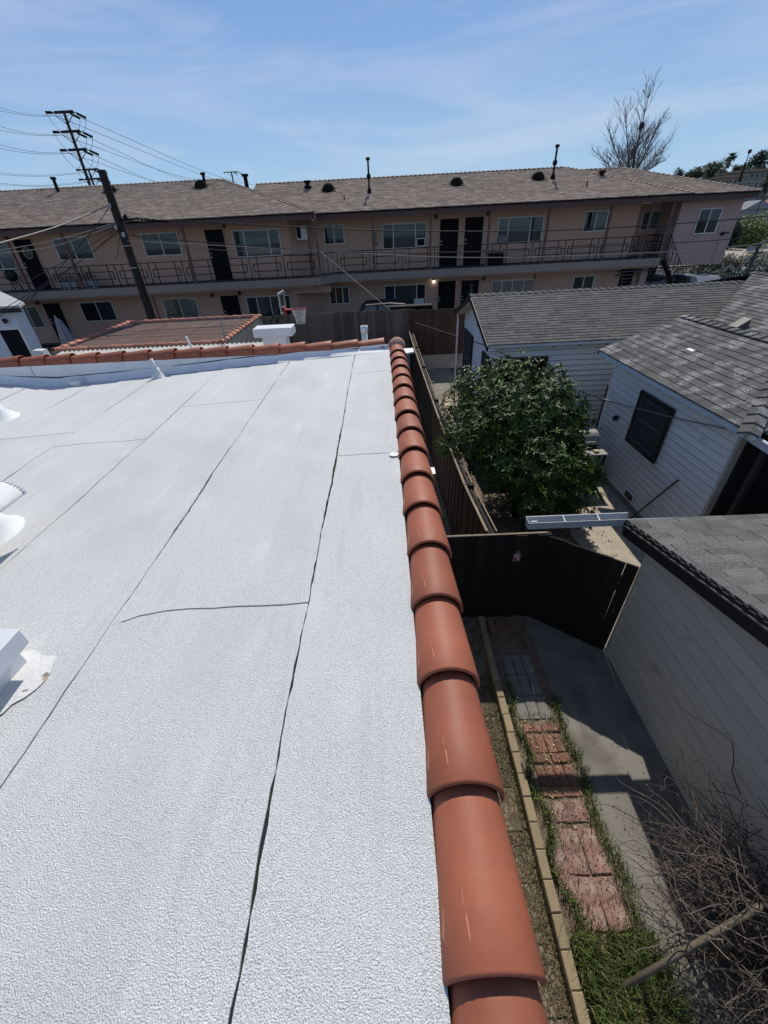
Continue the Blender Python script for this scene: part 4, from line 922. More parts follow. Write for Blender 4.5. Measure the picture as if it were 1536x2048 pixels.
o = MB().tube([p0, p0.lerp(p2, .55)+Vector((0, 0, .02)), p2], .019, 10, r1=.024).build('wooden_pole', pw_m, None, loc=p0, smooth=True); tag(o, 'grey wooden pole lying slantwise through the dead vine heap', 'pole')
c = p0.lerp(p2, .92); d = (p2-p0).normalized()
m = MB(); m.tube([c-d*.04, c+d*.04], .030, 10); m.build('clamp', mat('rust', (0.20, 0.075, 0.03), .8, .3, 20), o)
m = MB(); m.tube([p0.lerp(p2, .30)-Vector((0, 0, .75)), p0.lerp(p2, .30)], .018, 8); m.build('prop', pw_m, o)
# ================================================================== APARTMENT BLOCK
apt_roof = mat('brown_shingle', (0.38, 0.29, 0.225), 0.95, 0.18, 3.0, bump=0.5, bscale=60, tint=True, spots=[((0.16, 0.12, 0.09), 9, 0.5, 0.62, (0.35, 1, 1), 3, .7), ((0.25, 0.20, 0.165), 11, 0.55, 0.66, (0.3, 1, 1), 3, .6)])
apt_wall = mat('tan_pink_stucco', (0.46, 0.30, 0.225), 0.95, 0.07, 1.2, bump=0.4, bscale=60)
pink_wall = mat('pink_stucco', (0.40, 0.27, 0.245), 0.95, 0.07, 1.2, bump=0.4, bscale=60)
soffit_m = mat('tan_soffit', (0.34, 0.24, 0.15), 0.9, 0.06, 2)
slab_m = mat('grey_balcony_edge', (0.25, 0.205, 0.175), 0.85, 0.08, 1.5)
deckm = mat('balcony_deck', (0.08, 0.07, 0.07), 0.9)
fascia_m = mat('maroon_fascia', (0.085, 0.045, 0.038), 0.7, 0.12, 3)
post_m = mat('maroon_post', (0.13, 0.068, 0.058), 0.7, 0.1, 3)
iron_m = mat('black_iron', (0.010, 0.008, 0.008), 0.8, .1, 5, spec=.1)
frame_m = mat('aluminium_frame', (0.52, 0.52, 0.48), 0.5, 0.08, 6)
door_m = mat('dark_door', (0.006, 0.007, 0.010), 0.7, 0.3, 3, spec=.12)
gl = glass_mat('apartment_glass', (0.8, 0.9, 0.95), 0.0, 0.7)
vent_m = mat('black_roof_vent', (0.014, 0.012, 0.011), 0.85, 0.2, 12, spec=.1)
curt_m = {k: mat('curtain_'+k, c, 0.85, 0.10, 3) for k, c in {'beige': (0.24, 0.22, 0.19), 'grey': (0.16, 0.16, 0.155), 'blue': (0.09, 0.12, 0.16), 'dark': (0.02, 0.022, 0.025), 'teal': (0.07, 0.095, 0.09), 'white': (0.34, 0.35, 0.35), 'violet': (0.05, 0.03, 0.07)}.items()}
apt = thing('apartment_block', (0, 27, 0.75), 'two storey tan and pink apartment block with brown shingle roofs and a long balcony', 'apartments')
ZS = 3.31; ZG = 0.75; FR, WR = 23.6, 24.85; FL, WL = 22.5, 23.75; ZE = 5.82
def PYx(u, v, y): return PY(u, v, y).x
xj = PYx(634, 500, FL)           # where the left wing ends
xslab = PYx(1321, 520, FR)
xcorner = PYx(1278, 430, WR)
# walls
m = MB(); m.box(-26, PYx(578, 480, WL), WL, 32, ZG, 5.62); m.build('wall', apt_wall, apt)
xl = PYx(578, 480, WL); xr = PYx(626, 480, WR+.1)
m = MB(); m.prism([(xl, WL+.01, ZG), (xr, WR+.05, ZG), (xr, 30, ZG), (xl, 30, ZG)], (0, 0, 5.62-ZG)); m.build('wall', apt_wall, apt)
m = MB(); m.box(xr-.01, xcorner, WR, 32, ZG, 5.60); m.build('wall', apt_wall, apt)
WQ = 26.0
m = MB(); m.box(xcorner, 15.4, WQ, 32, 3.2, 5.58); m.build('wall', apt_wall, apt)
m = MB(); m.box(xcorner-1.3, xcorner, 27.5, 32, ZG, 3.2); m.build('wall', apt_wall, apt)
# pink wing on the right, standing on slanted looking columns over parking
YP = 24.3
xp0 = PYx(1352, 450, YP); xp1 = PYx(1467, 460, YP); zp0 = PY(1400, 528.5, YP).z
m = MB(); m.box(xp0, xp1, YP, 31, zp0, 5.60); m.build('wing', pink_wall, apt)
for u in (1287,): a = PY(u, 545, YP+.3); m = MB(); m.box(a.x-.17, a.x+.17, YP+.2, YP+.5, ZG, zp0+.02); m.build('column', pink_wall, apt)
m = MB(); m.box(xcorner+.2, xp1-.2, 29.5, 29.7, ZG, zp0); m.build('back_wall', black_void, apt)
# balcony slabs
def slabp(x0, x1, yf, yb): 
    m = MB(); m.box(x0, x1, yf, yb, ZS-.33, ZS); s_ = m.build('balcony_slab', slab_m, apt, bevel=.01); m = MB(); m.box(x0, x1-.02, yf+.03, yb, ZS, ZS+.012); m.build('deck', deckm, s_)
    m = MB(); m.box(x0, x1, yf+.25, yb, ZS-.42, ZS-.333); m.build('soffit', apt_wall, s_)
slabp(-26, xj-.35, FL, WL+.02); slabp(xj+.75, xslab, FR, WR+.02)
m = MB(); m.prism([(xj-.35, FL, ZS-.331), (xj, FL, ZS-.331), (xj+.75, FR, ZS-.331), (xj+.75, WR, ZS-.331), (xj-.35, WR, ZS-.331)], (0, 0, .329)); m.build('balcony_slab', slab_m, apt)
m = MB(); m.box(xslab-2.4, xslab, WR+.02, WQ, ZS-.33, ZS-.002); m.build('balcony_slab', slab_m, apt)
m = MB(); a = PY(583, 575, WL-.05); m.box(a.x+.05, PYx(659, 560, WL-.3), WL-.3, WR, ZS-.75, ZS-.425); m.build('beam', apt_wall, apt)
# roofs
def zr(yf, ze=ZE, p=.33): return lambda x, y: ze+p*(y-yf)
def courses(cp, zf, up, expo, t, name, material, parent, seed):
    r = random.Random(seed); lst = shingle_list(cp, zf, up, expo, 0.42, r, t)
    m = MB()
    for s in lst: m.add(s[0], s[1], 0.68+0.5*r.random())
    tag(m.build(name, material, parent, tinted=True), None, None, kind='stuff')
def seg_roof(xa, xb, yf, yr, ze, p, hipl, hipr, seed):
    d = yr-yf; f = zr(yf, ze, p); cp = [(xa, yf), (xb, yf), (xb-(d if hipr else 0), yr), (xa+(d if hipl else 0), yr)]
    courses(cp, f, (0, 1), 0.14, .030, 'shingle_courses', apt_roof, apt, seed); deck(cp, f, .05, 'roof', roof_deck_m, apt)
    back = [(xa+(d if hipl else 0), yr), (xb-(d if hipr else 0), yr), (xb, yr+d), (xa, yr+d)]
    deck(back, lambda x, y: ze+p*d-p*(y-yr), .05, 'roof', apt_roof, apt)
    if hipr:
        hp = [(xb, yf), (xb, yr+d), (xb-d, yr)]; fh = lambda x, y: ze+p*(xb-x); courses(hp, fh, (-1, 0), .14, .016, 'shingle_courses', apt_roof, apt, seed+5); deck(hp, fh, .05, 'roof', roof_deck_m, apt)
    if hipl:
        hp = [(xa, yr+d), (xa, yf), (xa+d, yr)]; fh = lambda x, y: ze+p*(x-xa); deck(hp, fh, .05, 'roof', apt_roof, apt)
    zt = ze+p*d
    def cap(p0, p1, mm_):
        p0 = Vector(p0); p1 = Vector(p1); n = max(2, int((p1-p0).length/.24)); dd = (p1-p0)/n; xx = dd.cross(Vector((0, 0, 1))).normalized(); q = MB()
        for i in range(n):
            a = p0+dd*i; b_ = a+dd*1.05; u = Vector((0, 0, .035)); lo = Vector((0, 0, -.03))
            q.add([a-xx*.14+lo+u, a+u*1.3, a+xx*.14+lo+u, b_-xx*.13+lo, b_+u*.2, b_+xx*.13+lo, a], [(0, 1, 4, 3), (1, 2, 5, 4), (0, 6, 1), (1, 6, 2)], random.uniform(.55, .9))
        tag(q.build('ridge_caps', apt_roof, apt, tinted=True), None, None, kind='stuff')
    cap((xa+(d if hipl else 0), yr, zt+.02), (xb-(d if hipr else 0), yr, zt+.02), 0)
    if hipr: cap((xb, yf, ze+.02), (xb-d, yr, zt+.02), 0)
    return cp
xeL = PYx(626, 424, FL-.15)
xeR = PYx(1389, 388, FR-.15); xeW = PYx(1521, 386, YP-.5)
seg_roof(-27, xeL, FL-.15, 27.7, ZE+.02, .33, False, True, 51)
seg_roof(xeL-3.6, xeR, FR-.15, 28.0, ZE, .335, False, True, 61)
seg_roof(9.6, xeW, YP-.5, 28.4, ZE-.02, .31, False, True, 71)
# fascias and soffits
def fascia(x0, x1, yf, yb, ze):
    m = MB(); m.box(x0, x1, yf, yf+.04, ze-.27, ze-.045); m.build('fascia', fascia_m, apt); m = MB(); m.box(x0, x1-.01, yf-.03, yf-.002, ze-.075, ze-.005); m.build('drip_edge', dark_trim, apt)
    m = MB(); m.box(x0, x1-.02, yf+.045, yb, ze-.225, ze-.18); m.build('soffit', soffit_m, apt)
fascia(-27, xeL, FL-.12, WL+.05, ZE+.02); fascia(xeL, xeR, FR-.12, WQ+.1, ZE); fascia(xeR-.3, xeW, YP-.47, YP+.3, ZE-.02)
m = MB(); m.box(xeL-.045, xeL-.005, FL-.12, FR-.1, ZE-.27, ZE-.03); m.build('fascia', fascia_m, apt)
m = MB(); m.box(xeW-.045, xeW-.005, YP-.43, 32, ZE-.27, ZE-.05); m.build('fascia', fascia_m, apt)
m = MB(); a = PY(1443, 467, YP); m.lathe([(0, .1), (.08, .05), (.07, -.06), (0, -.1)], (a.x, YP-.09, a.z), 8); m.bar((a.x, YP-.1, a.z), (a.x+.25, YP-.16, a.z+.04), .06, .06); fl = m.build('flood_lamp', dark_trim, apt)
m = MB(); m.tube([(a.x, YP-.015, a.z), (a.x, YP-.015, zp0+.02)], .014, 5); m.build('conduit', pink_wall, fl)
# windows
def awin(u0, v0, u1, v1, u2, v2, u3, v3, wy, n, cols, splits=None, extra=None):
    """corners TL TR BL BR on the wall plane y=wy"""
    a, b_, c, d = PY(u0, v0, wy), PY(u1, v1, wy), PY(u2, v2, wy), PY(u3, v3, wy)
    x0 = (a.x+c.x)/2; x1 = (b_.x+d.x)/2; z1 = (a.z+b_.z)/2; z0 = (c.z+d.z)/2
    sp = splits or [i/n for i in range(n+1)]; f = .05; m = MB()
    m.box(x0, x1, wy-.05, wy-.001, z1-f, z1); m.box(x0, x1, wy-.055, wy-.001, z0, z0+f)
    for t in sp:
        xc = x0+(x1-x0)*t; xc = min(max(xc, x0+f/2), x1-f/2); m.box(xc-f/2, xc+f/2, wy-.048, wy-.0015, z0+f, z1-f)
    w_ = m.build('window', frame_m, apt)
    for i in range(len(sp)-1):
        xa = x0+(x1-x0)*sp[i]+f/2; xb = x0+(x1-x0)*sp[i+1]-f/2
        cm = curt_m[cols[i % len(cols)]]; q = MB(); k = max(6, int((xb-xa)/.045)); vs = []
        for j in range(k+1):
            xx = xa+(xb-xa)*j/k; yy = wy-.004-(.012 if j % 2 else 0); vs += [(xx, yy, z0+f), (xx, yy, z1-f)]
        q.add(vs, [(2*j, 2*j+2, 2*j+3, 2*j+1) for j in range(k)]); q.build('curtain', cm, w_)
        q = MB(); q.add([(xa, wy-.03, z0+f), (xb, wy-.03, z0+f), (xb, wy-.03, z1-f), (xa, wy-.03, z1-f)], [(0, 1, 2, 3)]); q.build('pane', gl, w_)
    return w_, (x0, x1, z0, z1)
awin(-45, 486, 15, 484, -20, 541, 38, 538, WL, 2, ['grey', 'white'])
awin(103, 475, 175, 471.5, 121.5, 521.5, 192, 519, WL, 2, ['dark', 'teal'])
awin(280, 467, 354, 463, 294, 514, 366.7, 510, WL, 2, ['teal', 'teal'])
awin(462, 461, 558, 455.5, 474.5, 516.6, 565, 510.6, WL, 3, ['grey', 'beige', 'grey'], [0, .24, .76, 1])
awin(645.6, 449.4, 687, 448.4, 648, 490, 690, 488, WR, 2, ['dark', 'teal'])
w6, r6 = awin(764, 447.6, 852, 443.7, 765, 499, 853.6, 495, WR, 3, ['dark', 'grey', 'teal'], [0, .25, .75, 1])
w7, r7 = awin(995, 434.6, 1088.5, 431, 993, 488, 1082, 483.5, WR, 3, ['beige', 'beige', 'grey'], [0, .24, .72, 1])
awin(1171, 421.6, 1218, 420, 1164, 463.8, 1210, 462.7, WR, 2, ['dark', 'beige'])
awin(1287.5, 421.6, 1354, 419.5, 1278, 460.6, 1339, 459, WQ, 3, ['grey', 'white', 'grey'], [0, .25, .8, 1])
awin(1400, 416.5, 1446, 415.5, 1385.4, 468, 1428.4, 467.7, YP, 2, ['dark', 'grey'])
awin(30, 614, 75.5, 611.4, 50, 657, 92.4, 655.7, WL, 2, ['white', 'grey'])
awin(157.5, 604.4, 223, 601.5, 172.7, 644, 237.5, 640.8, WL, 2, ['dark', 'teal'])
awin(321.6, 597, 389, 594.5, 336, 640, 405, 637, WL, 2, ['grey', 'white'])
awin(491, 593, 577, 589.5, 503, 655, 592, 652, WL, 4, ['blue', 'blue', 'blue', 'dark'], [0, .25, .55, .85, 1])
awin(657, 574, 698, 572, 660.4, 609, 700, 607, WR, 3, ['dark', 'dark', 'blue'])
awin(768, 570, 852, 567.4, 770, 617, 851, 615, WR, 3, ['blue', 'beige', 'violet'], [0, .25, .78, 1])
awin(982, 561, 1068, 558, 980, 605, 1062, 602, WR, 4, ['blue', 'blue', 'grey', 'grey'], [0, .25, .5, .77, 1])
awin(1146, 552, 1189, 550.5, 1141, 592, 1183, 590, WR, 2, ['dark', 'teal'])
# window air conditioners
m = MB(); x0, x1, z0, z1 = r6; m.box(x1-.52, x1-.08, WR-.22, WR-.06, z0+.06, z0+.42); ac = m.build('air_conditioner', frame_m, apt); m = MB(); m.box(x1-.48, x1-.12, WR-.225, WR-.221, z0+.10, z0+.38); m.build('grille', door_m, ac)
m = MB(); x0, x1, z0, z1 = r7; m.box(x0+.07, x0+.52, WR-.22, WR-.06, z0+.05, z0+.36); ac = m.build('air_conditioner', mat('grey_ac', (.16, .16, .16), .6), apt)
m = MB(); a = PY(598, 465, 24.0); m.box(a.x-.1, a.x+.42, 23.75, 24.5, a.z-.30, a.z+.26); ac = m.build('air_conditioner', frame_m, apt); m = MB(); m.box(a.x-.07, a.x+.12, 23.744, 23.749, a.z-.24, a.z+.2); m.build('grille', door_m, ac)
m = MB(); a = PY(838, 602, WR); m.box(a.x-.30, a.x+.26, WR-.25, WR-.06, a.z-.42, a.z+.14); m.build('air_conditioner', frame_m, apt)
# doors
def adoor(u0, u1, v0, ub0, ub1, wy, zb, lbl=None):
    a, b_ = PY(u0, v0, wy), PY(u1, v0, wy); m = MB(); x0, x1, z1 = a.x, b_.x, a.z
    m.box(x0, x1, wy-.03, wy-.001, zb, z1); d_ = m.build('door', door_m, apt)
    m = MB(); t = .05; m.box(x0-t, x0, wy-.045, wy-.0015, zb, z1+t); m.box(x1, x1+t, wy-.045, wy-.0015, zb, z1+t); m.box(x0, x1, wy-.045, wy-.0015, z1, z1+t); m.build('door_frame', apt_wall, d_)
    m = MB(); m.box(x0+.06, x0+.11, wy-.07, wy-.031, zb+.95, zb+1.0); m.box(x0+.06, x0+.11, wy-.06, wy-.031, zb+1.10, zb+1.15); m.build('handle', frame_m, d_)
    m = MB()
    for k in range(1, 8): m.box(x0+(x1-x0)*k/8-.006, x0+(x1-x0)*k/8+.006, wy-.040, wy-.031, zb+.1, z1-.08)
    m.build('security_bars', iron_m, d_)
    if lbl: d_['label'] = lbl
    return d_, (x0, x1, z1)
zd = ZS+.02
dl1, (dx0, dx1, dz) = adoor(25, 62, 480, 0, 0, WL, zd, 'dark door with a pale wreath')
m = MB(); c = Vector(((dx0+dx1)/2+.05, WL-.06, dz-.55)); m.tube([c+Vector((.2*math.cos(t), 0, .22*math.sin(t))) for t in [i*.45 for i in range(15)]], .035, 6)
for i in range(9): a = i*.7; m.bar(c, c+Vector((.27*math.cos(a), -.02, .27*math.sin(a))), .02, .02)
m.build('wreath', curt_m['beige'], dl1)
adoor(408, 445, 460, 0, 0, WL, zd); adoor(880.5, 918, 438.5, 0, 0, WR, zd); adoor(930.5, 967.5, 435, 0, 0, WR, zd)
adoor(84.6, 118.5, 607, 0, 0, WL, ZG+.02); adoor(440, 476, 592, 0, 0, WL, ZG+.02); adoor(876.6, 911.5, 562.5, 0, 0, WR, ZG+.02)
d4, (dx0, dx1, dz) = adoor(923, 958, 561, 0, 0, WR, ZG+.02, 'dark ground floor door with a pale figure-like ornament')
m = MB(); c = Vector(((dx0+dx1)/2+.08, WR-.05, dz-.35)); m.lathe([(0, .0), (.07, .03), (.09, .1), (.05, .17), (0, .2)], c, 8); m.bar(c+Vector((0, 0, 0)), c+Vector((-.02, 0, -.9)), .12, .02)
for s in (-1, 1): m.bar(c+Vector((0, 0, -.1)), c+Vector((.2*s, 0, -.35)), .03, .02); m.bar(c+Vector((0, 0, -.9)), c+Vector((.15*s, 0, -1.2)), .03, .02)
m.build('ornament', mat('dim_ornament', (.12, .11, .10), .8), d4)
m = MB(); a = PY(1279, 421, WR+.3); m.box(xcorner+.001, xcorner+.03, WR+.12, WR+.95, zd, 5.35); m.build('door', door_m, apt)
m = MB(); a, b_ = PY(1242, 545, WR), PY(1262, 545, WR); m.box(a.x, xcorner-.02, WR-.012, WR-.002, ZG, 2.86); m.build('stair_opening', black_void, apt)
m = MB(); m.box(b_.x+.15, b_.x+.5, WR-.03, WR-.013, ZG, 2.84); m.build('pier', apt_wall, apt)
# wall lamps
lampb = mat('lamp_body', (.03, .025, .02), .5)
for (u, v, wy) in [(449, 452, WL), (872, 433, WR), (976, 427, WR), (16, 478, WL), (76.5, 605, WL), (479, 586, WL), (425, 590, WL), (967, 557, WR)]:
    a = PY(u, v, wy); m = MB(); m.lathe([(0, .10), (.05, .09), (.075, .02), (.06, -.08), (0, -.1)], (a.x, wy-.09, a.z), 8); m.box(a.x-.03, a.x+.03, wy-.06, wy-.001, a.z-.03, a.z+.05); m.build('wall_lamp', lampb, apt)
a = PY(867.5, 561, WR); m = MB(); m.lathe([(0, .12), (.06, .11), (.09, .03)], (a.x, WR-.09, a.z), 10); m.box(a.x-.03, a.x+.03, WR-.06, WR-.001, a.z, a.z+.08); ml = m.build('wall_lamp', lampb, apt); ml['label'] = 'lit wall lamp'
em = bpy.data.materials.new('lamp_glow'); em.use_nodes = True; em.node_tree.nodes['Principled BSDF'].inputs['Emission Color'].default_value = (1, .93, .75, 1); em.node_tree.nodes['Principled BSDF'].inputs['Emission Strength'].default_value = 9
m = MB(); m.lathe([(0, .05), (.045, .03), (.055, -.01), (.035, -.06), (0, -.075)], (a.x, WR-.09, a.z-.03), 10); m.build('bulb', em, ml)
# posts
for (u, v, fy, zb) in [(34, 530, FL, ZS), (141, 520, FL, ZS), (375.6, 508, FL, ZS), (634.5, 494, FL, ZS), (747, 490, FR, ZS), (861, 483, FR, ZS), (977, 478, FR, ZS), (1091.7, 479, FR, ZS-.3), (1215, 466, FR, ZS), (1296, 457, FR, ZS), (1337, 452, FR, ZS)]:
    a = PY(u, v, fy); m = MB(); m.box(a.x-.05, a.x+.05, fy+.03, fy+.13, zb, ZE-.225); m.build('post', post_m, apt)
a = PYx(620, 500, FL+.3); m = MB(); m.box(a-.05, a+.05, FL+.32, FL+.42, ZS, ZE-.225); m.build('post', post_m, apt)
# wall pipes on the ground floor
for (u, v, wy) in [(308, 600, WL), (1066, 575, WR)]: a = PY(u, v, wy); m = MB(); m.tube([(a.x, wy-.04, ZG), (a.x, wy-.04, ZS-.4)], .025, 6); m.build('pipe', post_m, apt)
a = PYx(617, 590, WR); m = MB()
for k in range(3): m.tube([(a-.25+.2*k, WR-.12, ZG), (a-.25+.2*k, WR-.12, 2.2+.1*k)], .02, 6)
m.box(a-.25, a+.05, WR-.2, WR-.01, 2.2, 2.62); m.bar((a-.1, WR-.2, 1.7), (a+.35, WR-.2, 2.0), .04, .04); m.build('meter_pipes', mat('grey_meter', (.09, .08, .08), .7), apt)
# railing: each bay a part with its iron pattern
def railing(x0, x1, y, pitch=1.62):
    n = max(1, round((x1-x0)/pitch)); w = (x1-x0)/n; r = .015; m = MB(); zb = ZS+.10; zt = ZS+.95
    b = lambda p, q, s=r: m.bar(p, q, 2*s, 2*s)
    b((0, 0, 0), (w, 0, 0), .013); b((0, 0, zt-zb), (w, 0, zt-zb), .016); b((0, 0, -.10), (0, 0, zt-zb), .015)
    h = zt-zb
    for t in (.22, .78):
        b((w*t, 0, 0), (w*t, 0, h*.32)); b((w*t, 0, h*.68), (w*t, 0, h)); b((w*t, .004, h*.32), (w*t, .004, h*.68))
    b((w*.10, 0, h*.32), (w*.90, 0, h*.32)); b((w*.10, 0, h*.68), (w*.90, 0, h*.68)); b((w*.10, 0, h*.32), (w*.10, 0, h*.68)); b((w*.90, 0, h*.32), (w*.90, 0, h*.68))
    me = bpy.data.meshes.new('railing_panel'); me.from_pydata(m.v, [], m.f); me.materials.append(iron_m)
    for i in range(n): piece('railing_panel', me, apt, (x0+w*i, y, zb))
railing(-25.5, xj-.05, FL+.06); railing(xj+.8, xslab-.05, FR+.06)
m = MB(); 
for zz in (ZS+.1, ZS+.95): m.bar((xj-.05, FL+.06, zz), (xj+.8, FR+.06, zz), .03, .03)
for t in (.25, .5, .75): p = Vector((xj-.05, FL+.06, 0)).lerp(Vector((xj+.8, FR+.06, 0)), t); m.bar((p.x, p.y, ZS+.1), (p.x, p.y, ZS+.95), .022, .022)
m.build('railing_panel', iron_m, apt)
m = MB()
for zz in (ZS+.1, ZS+.95, ZS+.4, ZS+.68): m.bar((xslab-.05, FR+.06, zz), (xslab-.05, WR+.9, zz), .022, .022)
for k in range(8): y = FR+.06+k*.28; m.bar((xslab-.05, y, ZS+.02), (xslab-.05, y, ZS+.95), .02, .02)
m.build('railing_panel', iron_m, apt)
# staircase going down on the right end
st = MB(); sx, sy = xslab+.02, WR-.05
stx = []
root_st = MB().bar((xslab+.15, FR+.15, ZS-.05), (xslab+.15+2.6*0+.2, FR-.2+3.4, ZG), .05, .2).build('staircase', mat('tan_stringer', (.15, .11, .08), .8), apt)
for k in range(13):
    zz = ZS-.19*(k+1); xx = xslab-.45; yy = FR+.25+.26*k
    if zz < ZG: break
    m = MB(); m.box(xx-1.0, xx+.55, yy, yy+.28, zz-.05, zz); m.build('tread', mat('grey_tread', (.12, .12, .13), .8), root_st)
m = MB()
P0 = Vector((xslab+.2, FR+.1, ZS)); P1 = Vector((xslab+.95, FR-1.2, ZG+.55))
for dz in (.1, .95): m.bar(P0+Vector((0, 0, dz)), P1+Vector((0, 0, dz)), .025, .025)
for k in range(9): p = P0.lerp(P1, k/8); m.bar(p+Vector((0, 0, .1)), p+Vector((0, 0, .95)), .02, .02)
for k in range(3):
    a = P0.lerp(P1, (k+.2)/3); b_ = P0.lerp(P1, (k+.8)/3); mid = (a+b_)/2
    for s, e in ((a+Vector((0, 0, .52)), mid+Vector((0, 0, .85))), (mid+Vector((0, 0, .85)), b_+Vector((0, 0, .52))), (b_+Vector((0, 0, .52)), mid+Vector((0, 0, .2))), (mid+Vector((0, 0, .2)), a+Vector((0, 0, .52)))): m.bar(s, e, .018, .018)
m.bar(P0-Vector((0, 0, .12)), P1-Vector((0, 0, .12)), .05, .18); m.bar(P1, P1+Vector((0, 0, .95)), .03, .03)
m.build('stair_railing', iron_m, root_st)
# roof furniture: domed vents, stacks, pipes
pf = {'L': (0, .33, ZE+.02-.33*(FL-.15)), 'R': (0, .335, ZE-.335*(FR-.15)), 'W': (0, .31, ZE-.02-.31*(YP-.5))}
dome = None
def domev(u, v, s, r=.32):
    p = onplane(u, v, *pf[s]); m = MB(); n = 10
    prof_ = [(r*math.cos(t), r*.95*math.sin(t)) for t in [i*math.pi/2/6 for i in range(7)]]
    vs = []; k = 0
    for j, (rr_, hh) in enumerate(prof_):
        for i in range(16): a = 6.283*i/16; vs.append((p.x+rr_*math.cos(a), p.y+rr_*.9*math.sin(a)+.05, p.z+.02+hh))
    m.add(vs, [(j*16+i, j*16+(i+1) % 16, (j+1)*16+(i+1) % 16, (j+1)*16+i) for j in range(6) for i in range(16)])
    vo = m.build('roof_vent', vent_m, apt, smooth=True); m = MB(); m.prism([(p.x-r*1.2, p.y-r*1.1, p.z-r*.33), (p.x+r*1.2, p.y-r*1.1, p.z-r*.33), (p.x+r*1.2, p.y+r*1.1, p.z+r*.39), (p.x-r*1.2, p.y+r*1.1, p.z+r*.39)], (0, 0, .025)); m.build('vent_flashing', vent_m, vo)
    m = MB(); m.lathe([(r*1.03, -.06), (r*1.03, .03), (r*.95, .04)], (p.x, p.y+.05, p.z+.02), 16); m.build('vent_rim', vent_m, vo)
domev(402, 375, 'L'); domev(221, 384, 'L'); domev(657, 381, 'R'); domev(913, 369, 'R'); domev(1076, 358, 'R')
for (u, v, u2, v2, s, r, cap) in [(117, 384, 110, 359, 'L', .10, 1), (411, 372, 406, 350, 'L', .09, 1), (494, 374, 490, 353, 'R', .13, 1), (616, 378, 615, 366, 'R', .13, 2), (739, 386, 742, 320, 'R', .055, 3), (1105, 358, 1108, 295, 'R', .06, 3), (689, 400, 690, 390, 'R', .03, 0), (1173, 374, 1172, 362, 'R', .04, 0), (1203, 352, 1203, 346, 'R', .12, 1)]:
    p = onplane(u, v, *pf[s]); h = PY(u2, v2, p.y).z-p.z
    m = MB(); m.tube([(p.x, p.y, p.z-.05), (p.x, p.y, p.z+h)], r*.8, 10)
    if cap in (1, 2): m.tube([(p.x, p.y, p.z+h), (p.x, p.y, p.z+h+.10)], r*1.35, 10)
    if cap == 2: m.tube([(p.x, p.y, p.z+.05), (p.x, p.y, p.z+.12)], r*1.5, 10)
    vo = m.build('vent_pipe', vent_m, apt, smooth=False)
    if cap == 3:
        for prf, zz, nm in (([(r*2.6, 0), (r*1.6, .18), (r, .26)], p.z-.05, 'pipe_flashing'), ([(r*.8, 0), (r*1.8, .06), (r*1.8, .18), (r*.8, .24)], p.z+h*.42, 'pipe_collar'), ([(0, .12), (r*1.7, .10), (r*1.7, 0), (0, 0)], p.z+h, 'pipe_cap')): m = MB(); m.lathe(prf, (p.x, p.y, zz), 10); m.build(nm, vent_m, vo, smooth=True)
# things standing on the balcony
def pot(x, y, z, r, h, lab, seed, leafL=.12):
    t = thing('potted_plant', (x, y, z), lab, 'potted plant', 'potted plants on the left balcony'); m = MB(); m.lathe([(0, 0), (r*.7, 0), (r, h), (r*.85, h), (r*.8, h*.9), (0, h*.9)], (x, y, z), 12); m.build('pot', mat('pale_pot', (.28, .29, .31), .7), t)
    rq = random.Random(seed); b = MB()
    for k in range(90): p = Vector((x+rq.gauss(0, r*.8), y+rq.gauss(0, r*.6), z+h+abs(rq.gauss(0, r*1.3)))); leaf(b, p, Vector((rq.gauss(0, 1), rq.gauss(0, 1), rq.gauss(.3, .6))), Vector((0, 0, 1)), leafL*rq.uniform(.6, 1.4), .04, rq.uniform(.5, 1.3))
    b.build('foliage', bush_m, t, tinted=True)
for i, (u, s, lab) in enumerate([(127, 1, 'potted plant left of the second balcony post, leftmost of a row of three'), (138, 1, 'middle potted plant of the row of three left of the balcony post'), (151, 1, 'potted plant close beside the balcony post, rightmost of three'), (178, 1.2, 'larger potted plant right of the balcony post, left one of the pair'), (191, 1.3, 'tallest potted plant right of the balcony post, right one of the pair')]):
    a = PYx(u, 570, FL+.5); pot(a, FL+.45, ZS+.012, .15*s, .36, lab, i, .12*s)
a = PYx(990, 520, FR+.7); o = MB().box(a-.38, a+.38, FR+.5, FR+.95, ZS+.012, ZS+.5).build('storage_box', door_m, None, loc=(a, FR+.7, ZS), bevel=.02); tag(o, 'black storage box on the balcony beside the right hand dark door', 'box')
m = MB(); m.box(a-.40, a+.40, FR+.48, FR+.97, ZS+.5, ZS+.54); m.build('lid', dark_trim, o)
a = PYx(17, 548, FL+.4); bg_ = thing('balcony_barbecue', (a, FL+.5, ZS), 'round black kettle barbecue on the far left of the balcony', 'barbecue')
m = MB(); m.lathe([(0, .95), (.15, .93), (.26, .80), (.28, .70), (.25, .58), (.12, .47), (0, .45)], (a, FL+.5, ZS), 14); m.build('kettle', dark_trim, bg_, smooth=True)
for k in range(3): q = 2.1*k; m = MB(); m.bar((a+.12*math.cos(q), FL+.5+.12*math.sin(q), ZS+.5), (a+.25*math.cos(q), FL+.5+.25*math.sin(q), ZS+.012), .02, .02); m.build('leg', dark_trim, bg_)
a = PY(751, 478, FR-.02); m = MB(); o = thing('hanging_ornament', (a.x, FR-.02, a.z), 'small dark and pale ornament hanging on the balcony post right of the corner', 'ornament')
for k in range(3): m.lathe([(0, .09), (.07, .05), (.08, 0), (.05, -.07), (0, -.09)], (a.x+.01*k, FR-.05, a.z+.22-.2*k), 8)
m.build('beads', mat('dim_ornament', (.12, .11, .10), .8), o)
